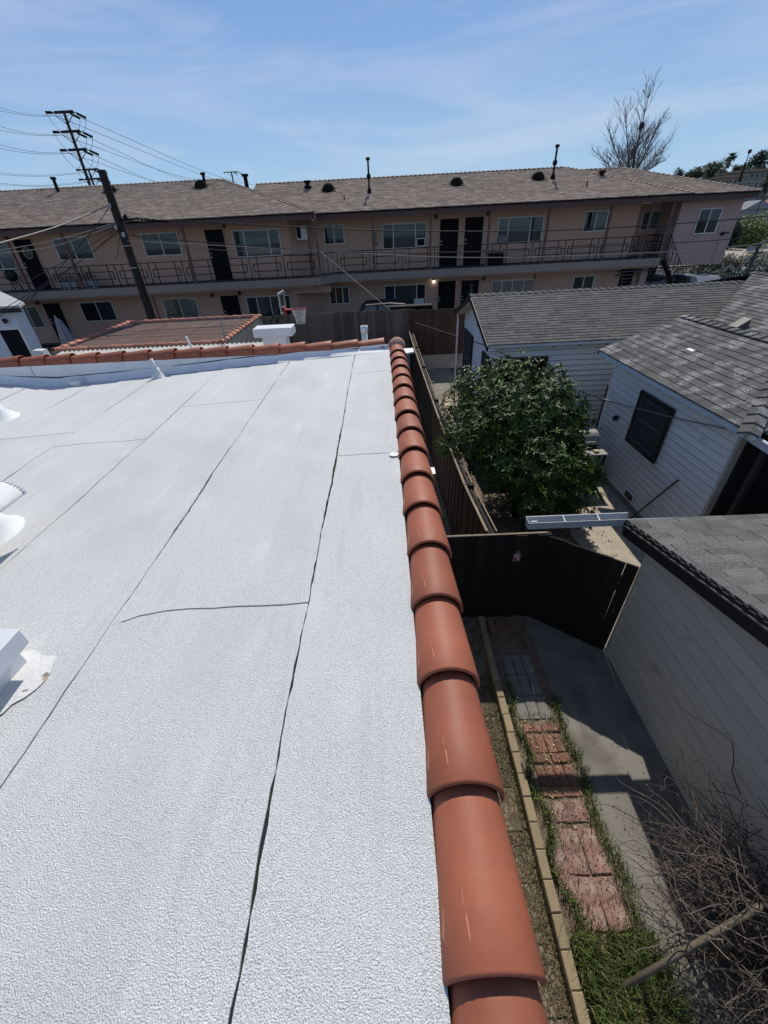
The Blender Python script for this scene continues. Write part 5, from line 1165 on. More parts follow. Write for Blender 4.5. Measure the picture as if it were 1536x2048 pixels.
m = MB(); m.tube([(a.x, FR-.05, a.z+.4), (a.x, FR-.05, a.z-.3)], .01, 5); m.build('cord', iron_m, o)

# ================================================================== CAR AND THINGS BEHIND THE FENCE
def car(name, c, L, W, H, rot, label, body, glassm, group=None):
    t = thing(name, c, label, 'car', group); ca, sa = math.cos(rot), math.sin(rot)
    def T(p): return (c[0]+p[0]*ca-p[1]*sa, c[1]+p[0]*sa+p[1]*ca, c[2]+p[2])
    h = W/2
    prof_ = [(-L/2, .28), (-L/2, .62), (-L/2+.12, .88), (-L*.30, .98), (-L*.14, H-.03), (L*.12, H), (L*.28, H-.06), (L*.42, 1.0), (L/2-.05, .92), (L/2, .6), (L/2, .28)]
    vs = []
    for (yy, k) in ((-h, 1), (-h*.93, 0), (h*.93, 0), (h, 1)):
        for (x, z) in prof_:
            inn = .16*max(0, (z-.95)/(H-.95)) if z > .95 else 0
            vs.append(T((x, yy*(1-inn) if k else yy*(1-inn), z if not k else min(z, z-.02 if z > .3 else z))))
    n = len(prof_); fs = [tuple(range(n-1, -1, -1)), tuple(range(3*n, 4*n))]
    for j in range(3):
        for i in range(n): fs.append((j*n+i, j*n+(i+1) % n, (j+1)*n+(i+1) % n, (j+1)*n+i))
    m = MB(); m.add(vs, fs); bo = m.build('body', body, t, smooth=False, bevel=.03)
    def quad(nm, pts_, off=0): m = MB(); m.add([T(p) for p in pts_], [(0, 1, 2, 3)]); m.build(nm, glassm, t)
    e = .012; zt = H-.08
    quad('windscreen', [(-L*.285-e, -h*.80, 1.03), (-L*.285-e, h*.80, 1.03), (-L*.15-e, h*.76, zt), (-L*.15-e, -h*.76, zt)])
    quad('rear_window', [(L*.30+e, -h*.76, zt-.06), (L*.30+e, h*.76, zt-.06), (L*.40+e, h*.80, 1.05), (L*.40+e, -h*.80, 1.05)])
    for s in (-1, 1):
        for (xa, xb, xc, xd) in ((-L*.25, -L*.02, -L*.02, -L*.13), (L*.0, L*.20, L*.17, L*.0), (L*.22, L*.34, L*.27, L*.19)):
            quad('side_window', [(xa, s*h*1.005, 1.02), (xb, s*h*1.005, 1.02), (xc, s*h*.90, zt), (xd, s*h*.90, zt)])
    for sx_ in (-.31, .31):
        for s in (-1, 1):
            p0 = Vector(T((L*sx_, s*(h-.2), .32))); p1 = Vector(T((L*sx_, s*(h+.005), .32))); m = MB(); m.tube([p0, p1], .32, 18); wh = m.build('wheel', mat('tyre', (.015, .015, .015), .8), t)
            m = MB(); m.tube([p1, p1+(p1-p0).normalized()*.01], .19, 12); m.build('rim', mat('rim', (.3, .3, .3), .4, metal=.6), wh)
    for s in (-1, 1): quad('headlight', [(-L/2-.004, s*h*.55, .60), (-L/2-.004, s*h*.92, .60), (-L/2+.08, s*h*.92, .78), (-L/2+.08, s*h*.55, .78)])
    return t
paint_navy = mat('navy_paint', (.007, .010, .020), .5, .05, 3, spec=.15); car_glass = mat('car_glass', (.02, .025, .03), .06, .1, 3, spec=.7)
a = PY(742, 612, 20.6)
car('parked_car', (a.x+.35, 20.9, .75), 4.3, 1.75, 1.62, 0, 'dark navy car parked behind the grey picket fence, only its upper part showing', paint_navy, car_glass)
a = PY(820, 614, 19.3); o = MB().box(a.x-.95, a.x+.95, 19.1, 19.6, 2.02, 2.36).build('planter_box', door_m, None, loc=(a.x, 19.3, 2.02)); tag(o, 'long black box above the picket fence beside the navy car', 'box')
m = MB()
for k in range(4): m.box(a.x-.9+k*.58, a.x-.84+k*.58, 19.15, 19.21, .75, 2.02)
m.build('support', door_m, o)
# basketball hoop
hp = thing('basketball_hoop', (-3.9, 13.7, 0), 'basketball hoop with clear backboard and white net, in front of the picket fence', 'basketball hoop')
HX = -3.10
c00, c01, c10, c11 = PX(557, 589, HX), PX(563.5, 627, HX), PX(568.5, 576.5, HX), PX(572.5, 624, HX)
ya = (c00.y+c01.y)/2; yb = (c10.y+c11.y)/2; zt_ = (c00.z+c10.z)/2; zb_ = (c01.z+c11.z)/2
m = MB(); f = .04
m.box(HX-.03, HX, ya, yb, zt_-f, zt_); m.box(HX-.03, HX, ya, yb, zb_, zb_+f); m.box(HX-.03, HX, ya, ya+f, zb_+f, zt_-f); m.box(HX-.03, HX, yb-f, yb, zb_+f, zt_-f); bbf = m.build('backboard_frame', frame_m, hp)
m = MB(); m.box(HX-.018, HX-.012, ya+f, yb-f, zb_+f, zt_-f); m.build('backboard', glass_mat('clear_board', (.75, .8, .85), .08, .7), bbf)
ym = (ya+yb)/2; m = MB(); s = .018; q0, q1, q2, q3 = ym-.22, ym+.22, zb_+.16, zb_+.52
for (a_, b_, c_, d_) in ((q0, q1, q2, q2+s), (q0, q1, q3-s, q3), (q0, q0+s, q2+s, q3-s), (q1-s, q1, q2+s, q3-s)): m.box(HX-.010, HX-.007, a_, b_, c_, d_)
m.build('shooter_square', frame_m, bbf)
rc = Vector((PYx(592, 629, ym)-.0, ym, zb_+.09)); RR = .225; rc.x = HX+.15+RR+.10
redm = mat('red_rim', (.42, .05, .04), .5)
m = MB(); m.tube([rc+Vector((RR*math.cos(t), RR*math.sin(t), 0)) for t in [i*math.pi/12 for i in range(25)]], .012, 6, caps=False); m.box(HX, HX+.26, ym-.07, ym+.07, rc.z-.04, rc.z); m.box(HX-.001, HX+.03, ym-.14, ym+.14, rc.z-.14, rc.z+.06); m.build('rim', redm, hp)
m = MB()
for k in range(12):
    for s in (1, -1):
        pts_ = []
        for j in range(6):
            t = j/5; rr_ = RR*(1-.42*t**.7); an = 6.283*k/12+s*t*.9; pts_.append(rc+Vector((rr_*math.cos(an), rr_*math.sin(an), -.44*t)))
        m.tube(pts_, .0085, 4, caps=False)
m.build('net', mat('net_white', (.7, .68, .62), .8), hp)
m = MB(); m.tube([(-3.75, ym, 0), (-3.75, ym, 2.65)], .06, 10); m.bar((-3.75, ym, 2.6), (HX-.03, ym, zb_+.35), .05, .07); m.bar((-3.75, ym, 2.3), (HX-.03, ym, zb_+.08), .04, .05); m.bar((-3.6, ym-.1, 2.3), (-3.35, ym-.1, zb_-.1), .05, .05); m.build('pole', dark_trim, hp)

# ================================================================== BROWN FLAT ROOFED GARAGE BEHIND
bg2 = thing('tile_edged_garage', (-6.8, 14, 0), 'low garage with a brown felted roof edged in clay tiles, behind the white parapet', 'garage')
brown_felt = mat('brown_felt', (0.105, 0.062, 0.05), .95, .22, 1.5, bump=.3, spots=[((0.16, 0.11, 0.09), 3, .58, .75), ((0.045, 0.03, 0.026), 1.2, .6, .8, (.3, 1, 1), 6, .5)])
GX0, GX1, GY0, GY1, GZ = -9.35, -4.45, 12.0, 16.3, 2.78
m = MB(); m.box(GX0+.1, GX1-.02, GY0+.1, GY1-.1, 0, GZ-.35); m.build('wall', mat('grey_stucco', (.22, .205, .18), .95, .12, 3, spots=[((.30, .26, .18), 2.2, .55, .65, (1, 3, 1), 5, .6)]), bg2)
gw = MATS['grey_stucco']
for (x0, x1, y0, y1) in ((GX0, GX1, GY0, GY0+.16), (GX0, GX1, GY1-.16, GY1), (GX0, GX0+.16, GY0+.16, GY1-.16), (GX1-.16, GX1, GY0+.16, GY1-.16)):
    m = MB(); m.box(x0, x1, y0, y1, GZ-.9, GZ-.09); m.build('parapet', gw, bg2)
nst = 6
for i in range(nst):
    xa = GX0+.17+(GX1-GX0-.34)*i/nst; xb = GX0+.17+(GX1-GX0-.34)*(i+1)/nst; m = MB(); m.box(xa+.006, xb-.006, GY0+.17, GY1-.17, GZ-.40, GZ-.135+.003*(i % 2)); m.build('roof_strip', brown_felt, bg2)
m = MB(); m.box(GX0+.17, GX1-.17, GY0+1.6, GY0+1.62, GZ-.134, GZ-.128); m.box(GX0+1.17, GX1-.5, GY0+2.7, GY0+2.72, GZ-.134, GZ-.128); m.build('felt_lap', bitumen, bg2)
sm_tile = barrel(.40, .090, .072, n=8); sm_tile.materials.clear(); sm_tile.materials.append(terra_old)
def run(p0, p1, parent, up=0):
    p0 = Vector(p0); p1 = Vector(p1); L = (p1-p0).length; n = round(L/.33); ang = math.atan2((p1-p0).y, (p1-p0).x)-math.pi/2
    for i in range(n): p = p0.lerp(p1, i/n); piece('coping_tile', sm_tile, parent, p, (-.04, 0, ang+rs.uniform(-.02, .02)))
run((GX0+.1, GY0+.08, GZ-.10), (GX1, GY0+.08, GZ-.10), bg2); run((GX0+.08, GY0, GZ-.10), (GX0+.08, GY1, GZ-.10), bg2); run((GX1-.08, GY0, GZ-.10), (GX1-.08, GY1, GZ-.10), bg2); run((GX0, GY1-.08, GZ-.10), (GX1, GY1-.08, GZ-.10), bg2)
# corrugated canopy on its near side
cc = thing('corrugated_canopy', (-7, 11.3, 0), 'pale corrugated canopy between the clay coping and the brown garage roof', 'canopy')
m = MB(); vs = []; N = 190
for i in range(N+1):
    x = -9.0+6.2*i/N; z = .018*math.sin(i*math.pi/2)+(.018 if i % 2 else 0); vs += [(x, 10.5, 2.50+z), (x, 11.95, 2.66+z)]
m.add(vs, [(2*i, 2*i+2, 2*i+3, 2*i+1) for i in range(N)]); m.build('corrugated_sheet', mat('pale_plastic', (.50, .49, .44), .7, .12, 2), cc)
for x in (-8.9, -6, -3): m = MB(); m.box(x-.05, x+.05, 10.55, 10.65, 0, 2.5); m.build('post', pale_trim, cc)
a = PY(383, 690, 11.5); m = MB(); m.bar((a.x, 11.5, 2.6), (a.x-.08, 11.5, 3.0), .09, .03); m.build('bracket', white_metal, cc)
a = PY(446, 660, 12.1); o = MB().tube([(a.x, 12.1, 0), (a.x, 12.1, 3.25)], .025, 8).build('thin_mast', mat('grey_mast', (.25, .24, .22), .6), None, loc=(a.x, 12.1, 0)); tag(o, 'thin grey mast with short arms beside the brown garage corner', 'mast')
m = MB(); m.bar((a.x-.12, 12.1, 3.1), (a.x+.12, 12.1, 3.2), .02, .02); m.bar((a.x-.1, 12.1, 2.9), (a.x+.1, 12.1, 2.96), .02, .02); m.build('arm', MATS['grey_mast'], o)
# white shed at the left edge
sh = thing('white_shed', (-14.6, 17.5, 0), 'small white stucco shed with a dark door at the left edge', 'shed')
shm = mat('shed_stucco', (.58, .62, .68), .9, .06, 3, bump=.4)
SX = PYx(48, 665, 17.0); RX = PYx(37, 609, 16.7)
m = MB(); m.prism([(-18.5, 17, 0), (SX, 17, 0), (SX+.14, 17.35, 0), (-16.6, 20, 0), (-18.5, 20, 0)], (0, 0, 3.30)); m.build('wall', shm, sh)
a, b_ = PY(5, 660, 17), PY(34, 650, 17); m = MB(); m.box(a.x-.12, b_.x, 16.96, 16.995, .0, a.z+.0); dd = m.build('door', door_m, sh); m = MB(); m.box(b_.x, b_.x+.10, 16.94, 16.996, 0, a.z+.12); m.box(a.x-.2, b_.x, 16.94, 16.996, a.z, a.z+.12); m.build('door_frame', white_coat, dd)
m = MB(); m.prism([(-19, 16.7, 3.30), (RX, 16.7, 3.30), (RX-.15, 17.2, 3.34), (-16.7, 20.2, 3.56), (-19, 20.2, 3.56)], (0, 0, .07)); m.build('roof', mat('pale_shed_roof', (.42, .43, .43), .9, .2, 3), sh)
m = MB(); m.bar((-19, 16.68, 3.22), (RX, 16.68, 3.22), .03, .14); m.build('fascia', dark_trim, sh)
a = PY(13, 641, 17); m = MB(); m.lathe([(0, .09), (.08, .06), (.06, -.08), (0, -.1)], (a.x, 16.9, a.z), 8); m.bar((a.x, 17, a.z), (a.x+.12, 16.9, a.z), .03, .03); m.build('wall_lamp', lampb, sh)
a = PY(70, 702, 16); o = MB().prism([(a.x-.3, 16, a.z-.3), (a.x+.3, 16, a.z-.3), (a.x+.25, 16, a.z), (a.x-.1, 16, a.z+.02)], (0, .3, 0)).build('white_cover', white_coat, None, loc=(a.x, 16, a.z-.3)); tag(o, 'small white cover peeking over the coping beside the shed door', 'cover')
m = MB(); m.box(a.x-.04, a.x+.04, 16.1, 16.18, 0, a.z-.3); m.build('post', pale_trim, o)
# closed umbrella
um = thing('patio_umbrella', (-14.2, 19.5, 0), 'closed grey blue patio umbrella standing before the dark ground floor door', 'umbrella')
a = PY(110, 634, 19.5); m = MB(); vs = []; ns = 16
for j, (r, z) in enumerate([(.03, a.z), (.10, a.z-.15), (.20, a.z-.7), (.30, a.z-1.25), (.42, a.z-1.7)]):
    for i in range(ns): q = 6.283*i/ns; k = r*(1+(.28 if i % 2 else -.12)*(j > 0)); vs.append((a.x+.05*j+k*math.cos(q), 19.5+k*math.sin(q), z))
m.add(vs, [(j*ns+i, j*ns+(i+1) % ns, (j+1)*ns+(i+1) % ns, (j+1)*ns+i) for j in range(4) for i in range(ns)]); m.build('canopy', mat('umbrella_cloth', (.20, .21, .25), .9, .1, 5), um)
m = MB(); m.tube([(a.x, 19.5, 0), (a.x, 19.5, a.z+.05)], .022, 8); m.build('pole', frame_m, um)
# rear boundary rail before the left wing
o = MB().box(-20, -9.4, 19.95, 20.0, 1.3, 1.35).build('iron_fence', iron_m, None, loc=(-15, 20, .75)); tag(o, 'thin rail fence across the yard left of the brown garage', 'fence')
for k in range(24): m = MB(); m.box(-20+k*.45, -19.97+k*.45, 19.96, 19.99, 0, 1.3); m.build('baluster', iron_m, o)
# ================================================================== POLES AND WIRES
pole_wood = mat('dark_pole_wood', (0.024, 0.018, 0.015), .9, .35, 4, bump=.5, stretch=(4, 4, .4))
up_ = thing('utility_pole', (PYx(285, 590, 17.0), 17.0, 0), 'dark wooden utility pole with service wires, standing before the left wing', 'utility pole')
px = PYx(252, 484, 17.0); zt = PY(206, 340, 17.0).z
m = MB(); m.tube([(px, 17, 0), (px, 17, zt)], .17, 12, r1=.125); m.build('shaft', pole_wood, up_)
ins = mat('porcelain', (.35, .36, .37), .3)
for (u, v, c) in [(219, 411, 1), (250, 436, 0), (232, 455, 1), (247, 470, 1), (252, 434, 0)]:
    a = PY(u, v, 16.83); m = MB(); m.lathe([(0, .08), (.05, .06), (.05, -.05), (0, -.08)], (a.x, 16.82, a.z), 8); m.build('insulator', ins if c else iron_m, up_)
a = PY(247, 437, 16.85); m = MB()
for k in range(5): m.bar((a.x-.1, 16.85, a.z-.02*k), (a.x+.25+.3*k, 16.82-.02*k, a.z+.05-.05*k), .02, .02)
for k in range(9): m.lathe([(0, .04), (.03, .02), (.03, -.03), (0, -.04)], (a.x+.5+.12*k, 16.8, a.z-.03-.015*k), 6)
m.build('cable_hardware', iron_m, up_)
for k, zz in enumerate((5.0, 4.35)): m = MB(); m.lathe([(.165, -.015), (.168, 0), (.165, .015)], (px, 17, zz), 12); m.build('band', MATS['rim'], up_)
m = MB(); m.tube([(px+.16, 16.9, 4.4), (px+.19, 16.9, 3.2), (px+.17, 16.92, 1)], .03, 6); m.build('conduit', pole_wood, up_)
wire_d = mat('black_wire', (.02, .02, .022), .6); wire_l = mat('pale_wire', (.26, .24, .22), .6)
def wire(label, pts_, r=.012, m_=None, cat='wire', group=None, n=10):
    # smooth curve through given points (Catmull-Rom)
    P = [Vector(p) for p in pts_]; P = [P[0]*2-P[1]]+P+[P[-1]*2-P[-2]]; out_ = []
    for i in range(1, len(P)-2):
        for j in range(n):
            t = j/n; out_.append(.5*((2*P[i])+(P[i+1]-P[i-1])*t+(2*P[i-1]-5*P[i]+4*P[i+1]-P[i+2])*t*t+(3*P[i]-P[i-1]-3*P[i+1]+P[i+2])*t**3))
    out_.append(P[-2]); o = MB().tube(out_, r, 5).build('wire', m_ or wire_d, None, loc=out_[0], smooth=True); tag(o, label, cat, group); return o
Y0 = 16.8
wire('topmost of the dark cables running right from the near pole across the upper balcony', [PY(248, 437, Y0), PY(350, 441.5, Y0), PY(560, 452, Y0), PY(760, 460.5, Y0), PY(1000, 463, Y0), PY(1100, 461, Y0), PY(1250, 454, Y0), PY(1450, 440, Y0), PY(1600, 425, Y0)], .017)
wire('middle of the three long cables crossing the balcony railing', [PY(252, 470, Y0), PY(350, 479.5, Y0), PY(640, 501, Y0), PY(850, 505, Y0), PY(1050, 500.5, Y0), PY(1258, 490, Y0), PY(1450, 479, Y0), PY(1600, 462, Y0)], .014)
wire('pale lowest of the three long cables crossing the balcony railing', [PY(255, 482, Y0), PY(400, 489, Y0), PY(640, 502, Y0), PY(860, 513.5, Y0), PY(1060, 514, Y0), PY(1322, 504.5, Y0), PY(1450, 495, Y0), PY(1600, 478, Y0)], .014, wire_l)
wire('thin black cable ending at the left wing corner post', [PY(255, 466, Y0), PY(350, 491, 18), PY(480, 503, 20), PY(632, 512, 22.3)], .012)
wire('pale guy cable slanting down from the balcony corner to the fence', [PY(638, 501, 20), PY(700, 553, 19.4), PY(783, 622, 18.3)], .018, wire_l)
wire('thick pale cable falling left from the near pole across the shingle roof', [PY(217, 411, Y0), PY(120, 451, 14.5), PY(0, 486, 12), PY(-80, 503, 10.5)], .019, wire_l)
for i, (a, b_, c_, lab) in enumerate([((219, 414), (170, 480), (60, 600), 'thin dark service wire dropping steeply left from the pole top'), ((233, 445), (120, 478), (-10, 503), 'pale service wire reaching the left wing eave'), ((235, 448), (110, 492), (-10, 508), 'second pale service wire just below the eave wire'),
                                      ((235, 456), (140, 516), (60, 560), 'black service wire slanting towards the left balcony plants'), ((236, 460), (150, 530), (-10, 628), 'long black service wire running down to the white shed'), ((237, 464), (130, 545), (-10, 640), 'lowest black service wire running down to the shed roof')]):
    wire(lab, [PY(*a, Y0), PY(*b_, 15.6+.3*i), PY(*c_, 15+.3*i)], .011, wire_l if 'pale' in lab else wire_d, n=6)
wire('loose wire hanging beside the pole shaft', [PY(240, 470, 16.7), PY(236, 500, 16.7), PY(232, 520, 16.7)], .009)
wire('black cable strung from the brown fence to the cottage eave and on to the porch', [PY(824, 643, 17.9), PY(900, 668, 14.5), (2.7, 10.2, 2.62)], .012)
wire('dark drop cable passing behind the citrus tree to the wing corner', [(2.8, 10.15, 2.55), PY(1070, 743, 9.7), PY(1140, 775, 9.3), PY(1205, 798, 8.9)], .011)
wire('thin twisted cable running along the wing wall past the black framed window', [PX(1205, 798, 5.0), PX(1285, 820, 4.97), PX(1370, 840, 4.97), PX(1478, 862, 4.93)], .011, MATS['galvanised'])

def crosspole(name, label, y, ub, vb, ut, vt_, arms, rr=.13, deep=0):
    b_ = PY(ub, vb, y); t_ = PY(ut, vt_, y); x = (b_.x+t_.x)/2; th = thing(name, (x, y, 0), label, 'power pole')
    m = MB(); m.tube([(x, y, 0), (x, y, t_.z)], rr*1.3, 10, r1=rr*.8); m.build('shaft', pole_wood, th); res = []
    for (ul, vl, ur, vr) in arms:
        a, c = PY(ul, vl, y), PY(ur, vr, y); z = (a.z+c.z)/2
        m = MB(); m.box(a.x, c.x, y-.07, y+.07, z-.08, z+.08); ar = m.build('crossarm', pole_wood, th)
        m = MB(); m.bar((x-.9, y-.1, z-.05), (x, y-.1, z-.8), .04, .04); m.bar((x+.9, y-.1, z-.05), (x, y-.1, z-.8), .04, .04); m.build('arm_brace', pole_wood, ar)
        for xx, sx_ in ((a.x, -1), (c.x, 1), (x+.35*(c.x-x), .3)):
            s_ = Vector((xx, y, z)); e0 = s_+Vector((-.5, -.4, -.04)); e1 = s_+Vector((.62, .5, -.34))
            for e in ((e0,) if sx_ < 0 else (e1,)):
                dd = (e-s_); m = MB(); m.tube([s_+dd*k/10 for k in range(11)], [.03 if k < 3 else (.08 if k % 2 else .105) for k in range(11)], 7); m.build('insulator', iron_m, ar)
            m = MB(); m.tube([e0.lerp(e1, k/8)-Vector((0, 0, 1.0*4*(k/8)*(1-k/8))) for k in range(9)], .014, 4); m.build('jumper', wire_d, ar); res.append(Vector((xx, y, z-.2)))
    return th, res
YT = 46
_, ra = crosspole('power_pole', 'tall dark power pole with three crossarms at upper left', YT, 181, 372, 126, 222, [(109, 225, 146, 223), (123, 264, 160, 262), (137, 300, 173, 298.5)])
_, rb_ = crosspole('power_pole', 'shorter power pole just right of and behind the tall one', 60, 187, 372, 178, 338, [(165, 339.5, 196, 338), (170, 358.5, 203, 357)], .13)
_, rc_ = crosspole('power_pole', 'small distant T shaped power pole above the left wing roof end', 110, 466, 364, 463, 343, [(453, 345, 475, 343)], .16)
left_ends = [(-60, 181), (-60, 200), (-60, 220), (-60, 240), (-60, 262), (-60, 279)]
k = 0
for i, r_ in enumerate(ra):
    side = i % 3
    if side == 2: continue
    lv = [181, 200, 222, 241, 263, 281][k]
    wire(f"{['top', 'top', 'middle', 'middle', 'lowest', 'lowest'][k]} crossarm line, {['outer', 'inner'][side]} one, running off to the left", [r_, r_.lerp(PY(-90, lv, 34), .5)-Vector((0, 0, .35)), PY(-90, lv, 34)], .013, n=5)
    end = [(600, 398), (560, 378), (470, 362), (440, 366), (400, 362), (380, 366)][k]
    e = PY(*end, 100); e = Vector((e.x, e.y, max(e.z, 5)))
    wire(f"{['top', 'top', 'middle', 'middle', 'lowest', 'lowest'][k]} crossarm line, {['left', 'right'][side]} one, descending right behind the roof", [r_, r_.lerp(e, .5)-Vector((0, 0, 1.1)), e], .018, n=6); k += 1
for i, r_ in enumerate(rb_):
    if i % 3 == 2: continue
    u_, v_ = -90, [334, 342, 357, 364][(i//3)*2+i % 3]
    wire(['upper', 'lower'][i//3]+f" line of the shorter pole, {['first', 'second'][i % 3]} strand to the left, low over the roof", [r_, r_.lerp(PY(u_, v_, 44), .5)-Vector((0, 0, .4)), PY(u_, v_, 44)], .015, n=5)

# ================================================================== BARE TREE
bare = thing('bare_tree', (PYx(1258, 362, 42), 42, 0), 'leafless tree rising behind the right end of the apartment roof', 'tree')
bare_m = mat('bare_bark', (0.16, 0.13, 0.12), .9, .25, 6); rb2 = random.Random(5); limbs = MB(); twg = MB()
def grow(p, d, L, r, lev, up=.10):
    pts_ = [p]; q = p; dd = d.normalized(); n = 6
    for i in range(n):
        dd = (dd+Vector((rb2.gauss(0, .05), rb2.gauss(0, .05), up*.5+rb2.gauss(0, .03)))).normalized(); q = q+dd*L/n; pts_.append(q)
    (limbs if lev < 2 else twg).tube(pts_, r, 5 if lev < 2 else 3, r1=r*.45, caps=False)
    if lev >= 4 or r < .007: return
    nb = {0: 7, 1: 7, 2: 4, 3: 2}[lev]
    for k in range(nb):
        t = rb2.uniform(.15, 1) if lev else rb2.uniform(.3, 1); i = min(n-1, int(t*n)); b0 = pts_[i].lerp(pts_[i+1], t*n-i)
        a = rb2.uniform(0, 6.283); side = Vector((math.cos(a), .6*math.sin(a), 0)); sp = rb2.uniform(.35, .75)
        grow(b0, dd*(1-sp*.5)+side*sp*.9, L*rb2.uniform(.42, .66)*(1.15-.45*t), r*rb2.uniform(.42, .6), lev+1, up)
B0 = PY(1259, 364, 42); B0.z = 0
trunk_top = PY(1263, 345, 42)
limbs.tube([B0, B0.lerp(trunk_top, .6)+Vector((.1, 0, 0)), trunk_top], .20, 8, r1=.14, caps=False)
tgts = [(1303, 168, .16, 0), (1285, 250, .12, .6), (1250, 215, .12, -.8), (1215, 245, .11, .5), (1335, 215, .12, -.5), (1345, 275, .10, .8), (1190, 300, .09, -.4), (1240, 290, .09, 1.0), (1335, 315, .09, -1.0), (1210, 330, .08, .3), (1300, 260, .1, -1.2)]
for (u, v, r, dy) in tgts:
    e = PY(u, v, 42+dy*2); L = (e-trunk_top).length; st_ = B0.lerp(trunk_top, rb2.uniform(.82, 1)); mid = st_.lerp(e, .5)+Vector((0, 0, -.06*L))
    pts_ = [st_.lerp(mid, t/4) if t <= 4 else mid.lerp(e, (t-4)/4) for t in range(9)]
    pts_ = [p+Vector((rb2.gauss(0, .05), rb2.gauss(0, .05), 0)) for p in pts_]
    limbs.tube(pts_, r*.62, 5, r1=.015, caps=False)
    for k in range(24):
        t = rb2.uniform(.08, .97); i = min(7, int(t*8)); b0 = pts_[i]; dd = (pts_[i+1]-pts_[i]).normalized(); a = rb2.uniform(0, 6.28)
        grow(b0, dd*.8+Vector((math.cos(a), .6*math.sin(a), .10))*rb2.uniform(.45, .95), L*rb2.uniform(.2, .48)*(1.15-.5*t), r*.15*(1.1-.6*t)+.008, 2, .09)
limbs.build('limbs', bare_m, bare); twg.build('twigs', bare_m, bare)
nc_ = PY(1283, 252, 42); m = MB(); rn = random.Random(1)
for k in range(160):
    d = Vector((rn.gauss(0, 1), rn.gauss(0, 1), rn.gauss(0, 1))).normalized(); e = d.cross(Vector((rn.gauss(0, 1), rn.gauss(0, 1), rn.gauss(0, 1)))).normalized(); c = nc_+Vector((d.x*.12, d.y*.12, d.z*.20)); m.bar(c-e*.13, c+e*.13, .02, .02)
o = m.build('bird_nest', pole_wood, None, loc=nc_); tag(o, 'dark twig nest high in the bare tree', 'nest', kind=None)

# ================================================================== HILL, ITS TREES AND HOUSES
hillm = mat('hill_scrub', (0.05, 0.052, 0.032), .95, .4, .12, spots=[((0.11, 0.095, 0.065), .35, .52, .66)])
m = MB(); vs = []; nx, ny = 60, 30
def hz(x, y):
    t = max(0.0, min(1.0, (x-70)/120.0)); s = max(0, min(1, (y-60)/90)); s = s*s*(3-2*s); return -0.5+ s*(1+18*t*t*(3-2*t))*1.0
for j in range(ny+1):
    for i in range(nx+1): x = -150+650*i/nx; y = 45+300*j/ny; vs.append((x, y, hz(x, y)+random.uniform(-.25, .25)))
m.add(vs, [(j*(nx+1)+i, j*(nx+1)+i+1, (j+1)*(nx+1)+i+1, (j+1)*(nx+1)+i) for j in range(ny) for i in range(nx)])
tag(m.build('hill', hillm, smooth=True), None, None, kind='structure')
hill_leaf = {'olive': mat('olive_leaf', (0.060, 0.075, 0.030), .8, .3, .5, tint=True), 'dark': mat('dark_leaf', (0.030, 0.044, 0.022), .8, .3, .5, tint=True), 'lime': mat('lime_leaf', (0.15, 0.19, 0.035), .7, .3, 1, tint=True)}
def blobtree(label, u, v, wpx, hpx, y, kind, n=900, seed=1, cat='tree', lf=None, base=None, name='hill_tree', group=None, shape=1.0):
    c = PY(u, v, y); s = dist(c)/FPX*0.62; R = wpx/2*s*.88; H = hpx/2*s*.88; bz = base if base is not None else max(0, c.z-H*2.2); th = thing(name, (c.x, y, bz), label, cat, group); rq = random.Random(seed); m = MB(); L = lf or R*.16
    subs = [(rq.uniform(-.6, .6)*R, rq.uniform(-.5, .5)*R, rq.uniform(-.55, .6)*H, rq.uniform(.38, .62)) for _ in range(9)]+[(0, 0, 0, .75)]
    for k in range(n):
        sx_, sy_, sz_, sr = subs[k % len(subs)]; d = Vector((rq.gauss(0, 1), rq.gauss(0, 1), rq.gauss(0, 1))).normalized(); q = rq.uniform(.7, 1.05)
        p = c+Vector((sx_+d.x*R*sr*q, sy_+d.y*R*sr*q, sz_+d.z*H*sr*q)); a = Vector((rq.gauss(0, 1), rq.gauss(0, 1), rq.gauss(0, 1))).normalized(); b_ = a.orthogonal().normalized(); l_ = L*rq.uniform(.6, 1.5)
        m.add([p, p+a*l_+b_*l_*.4, p+a*l_*1.8, p+a*l_-b_*l_*.4], [(0, 1, 2, 3)], rq.uniform(.5, 1.4))
    m.build('crown', hill_leaf[kind], th, tinted=True)
    m = MB(); m.tube([(c.x, y, bz-1), (c.x, y, c.z)], R*.10, 6, r1=R*.05)
    for sx_, sy_, sz_, sr in subs[:5]: m.tube([(c.x, y, c.z-H*.6), (c.x+sx_, y+sy_, c.z+sz_)], R*.045, 4, r1=R*.02)
    m.build('trunk', bark, th)
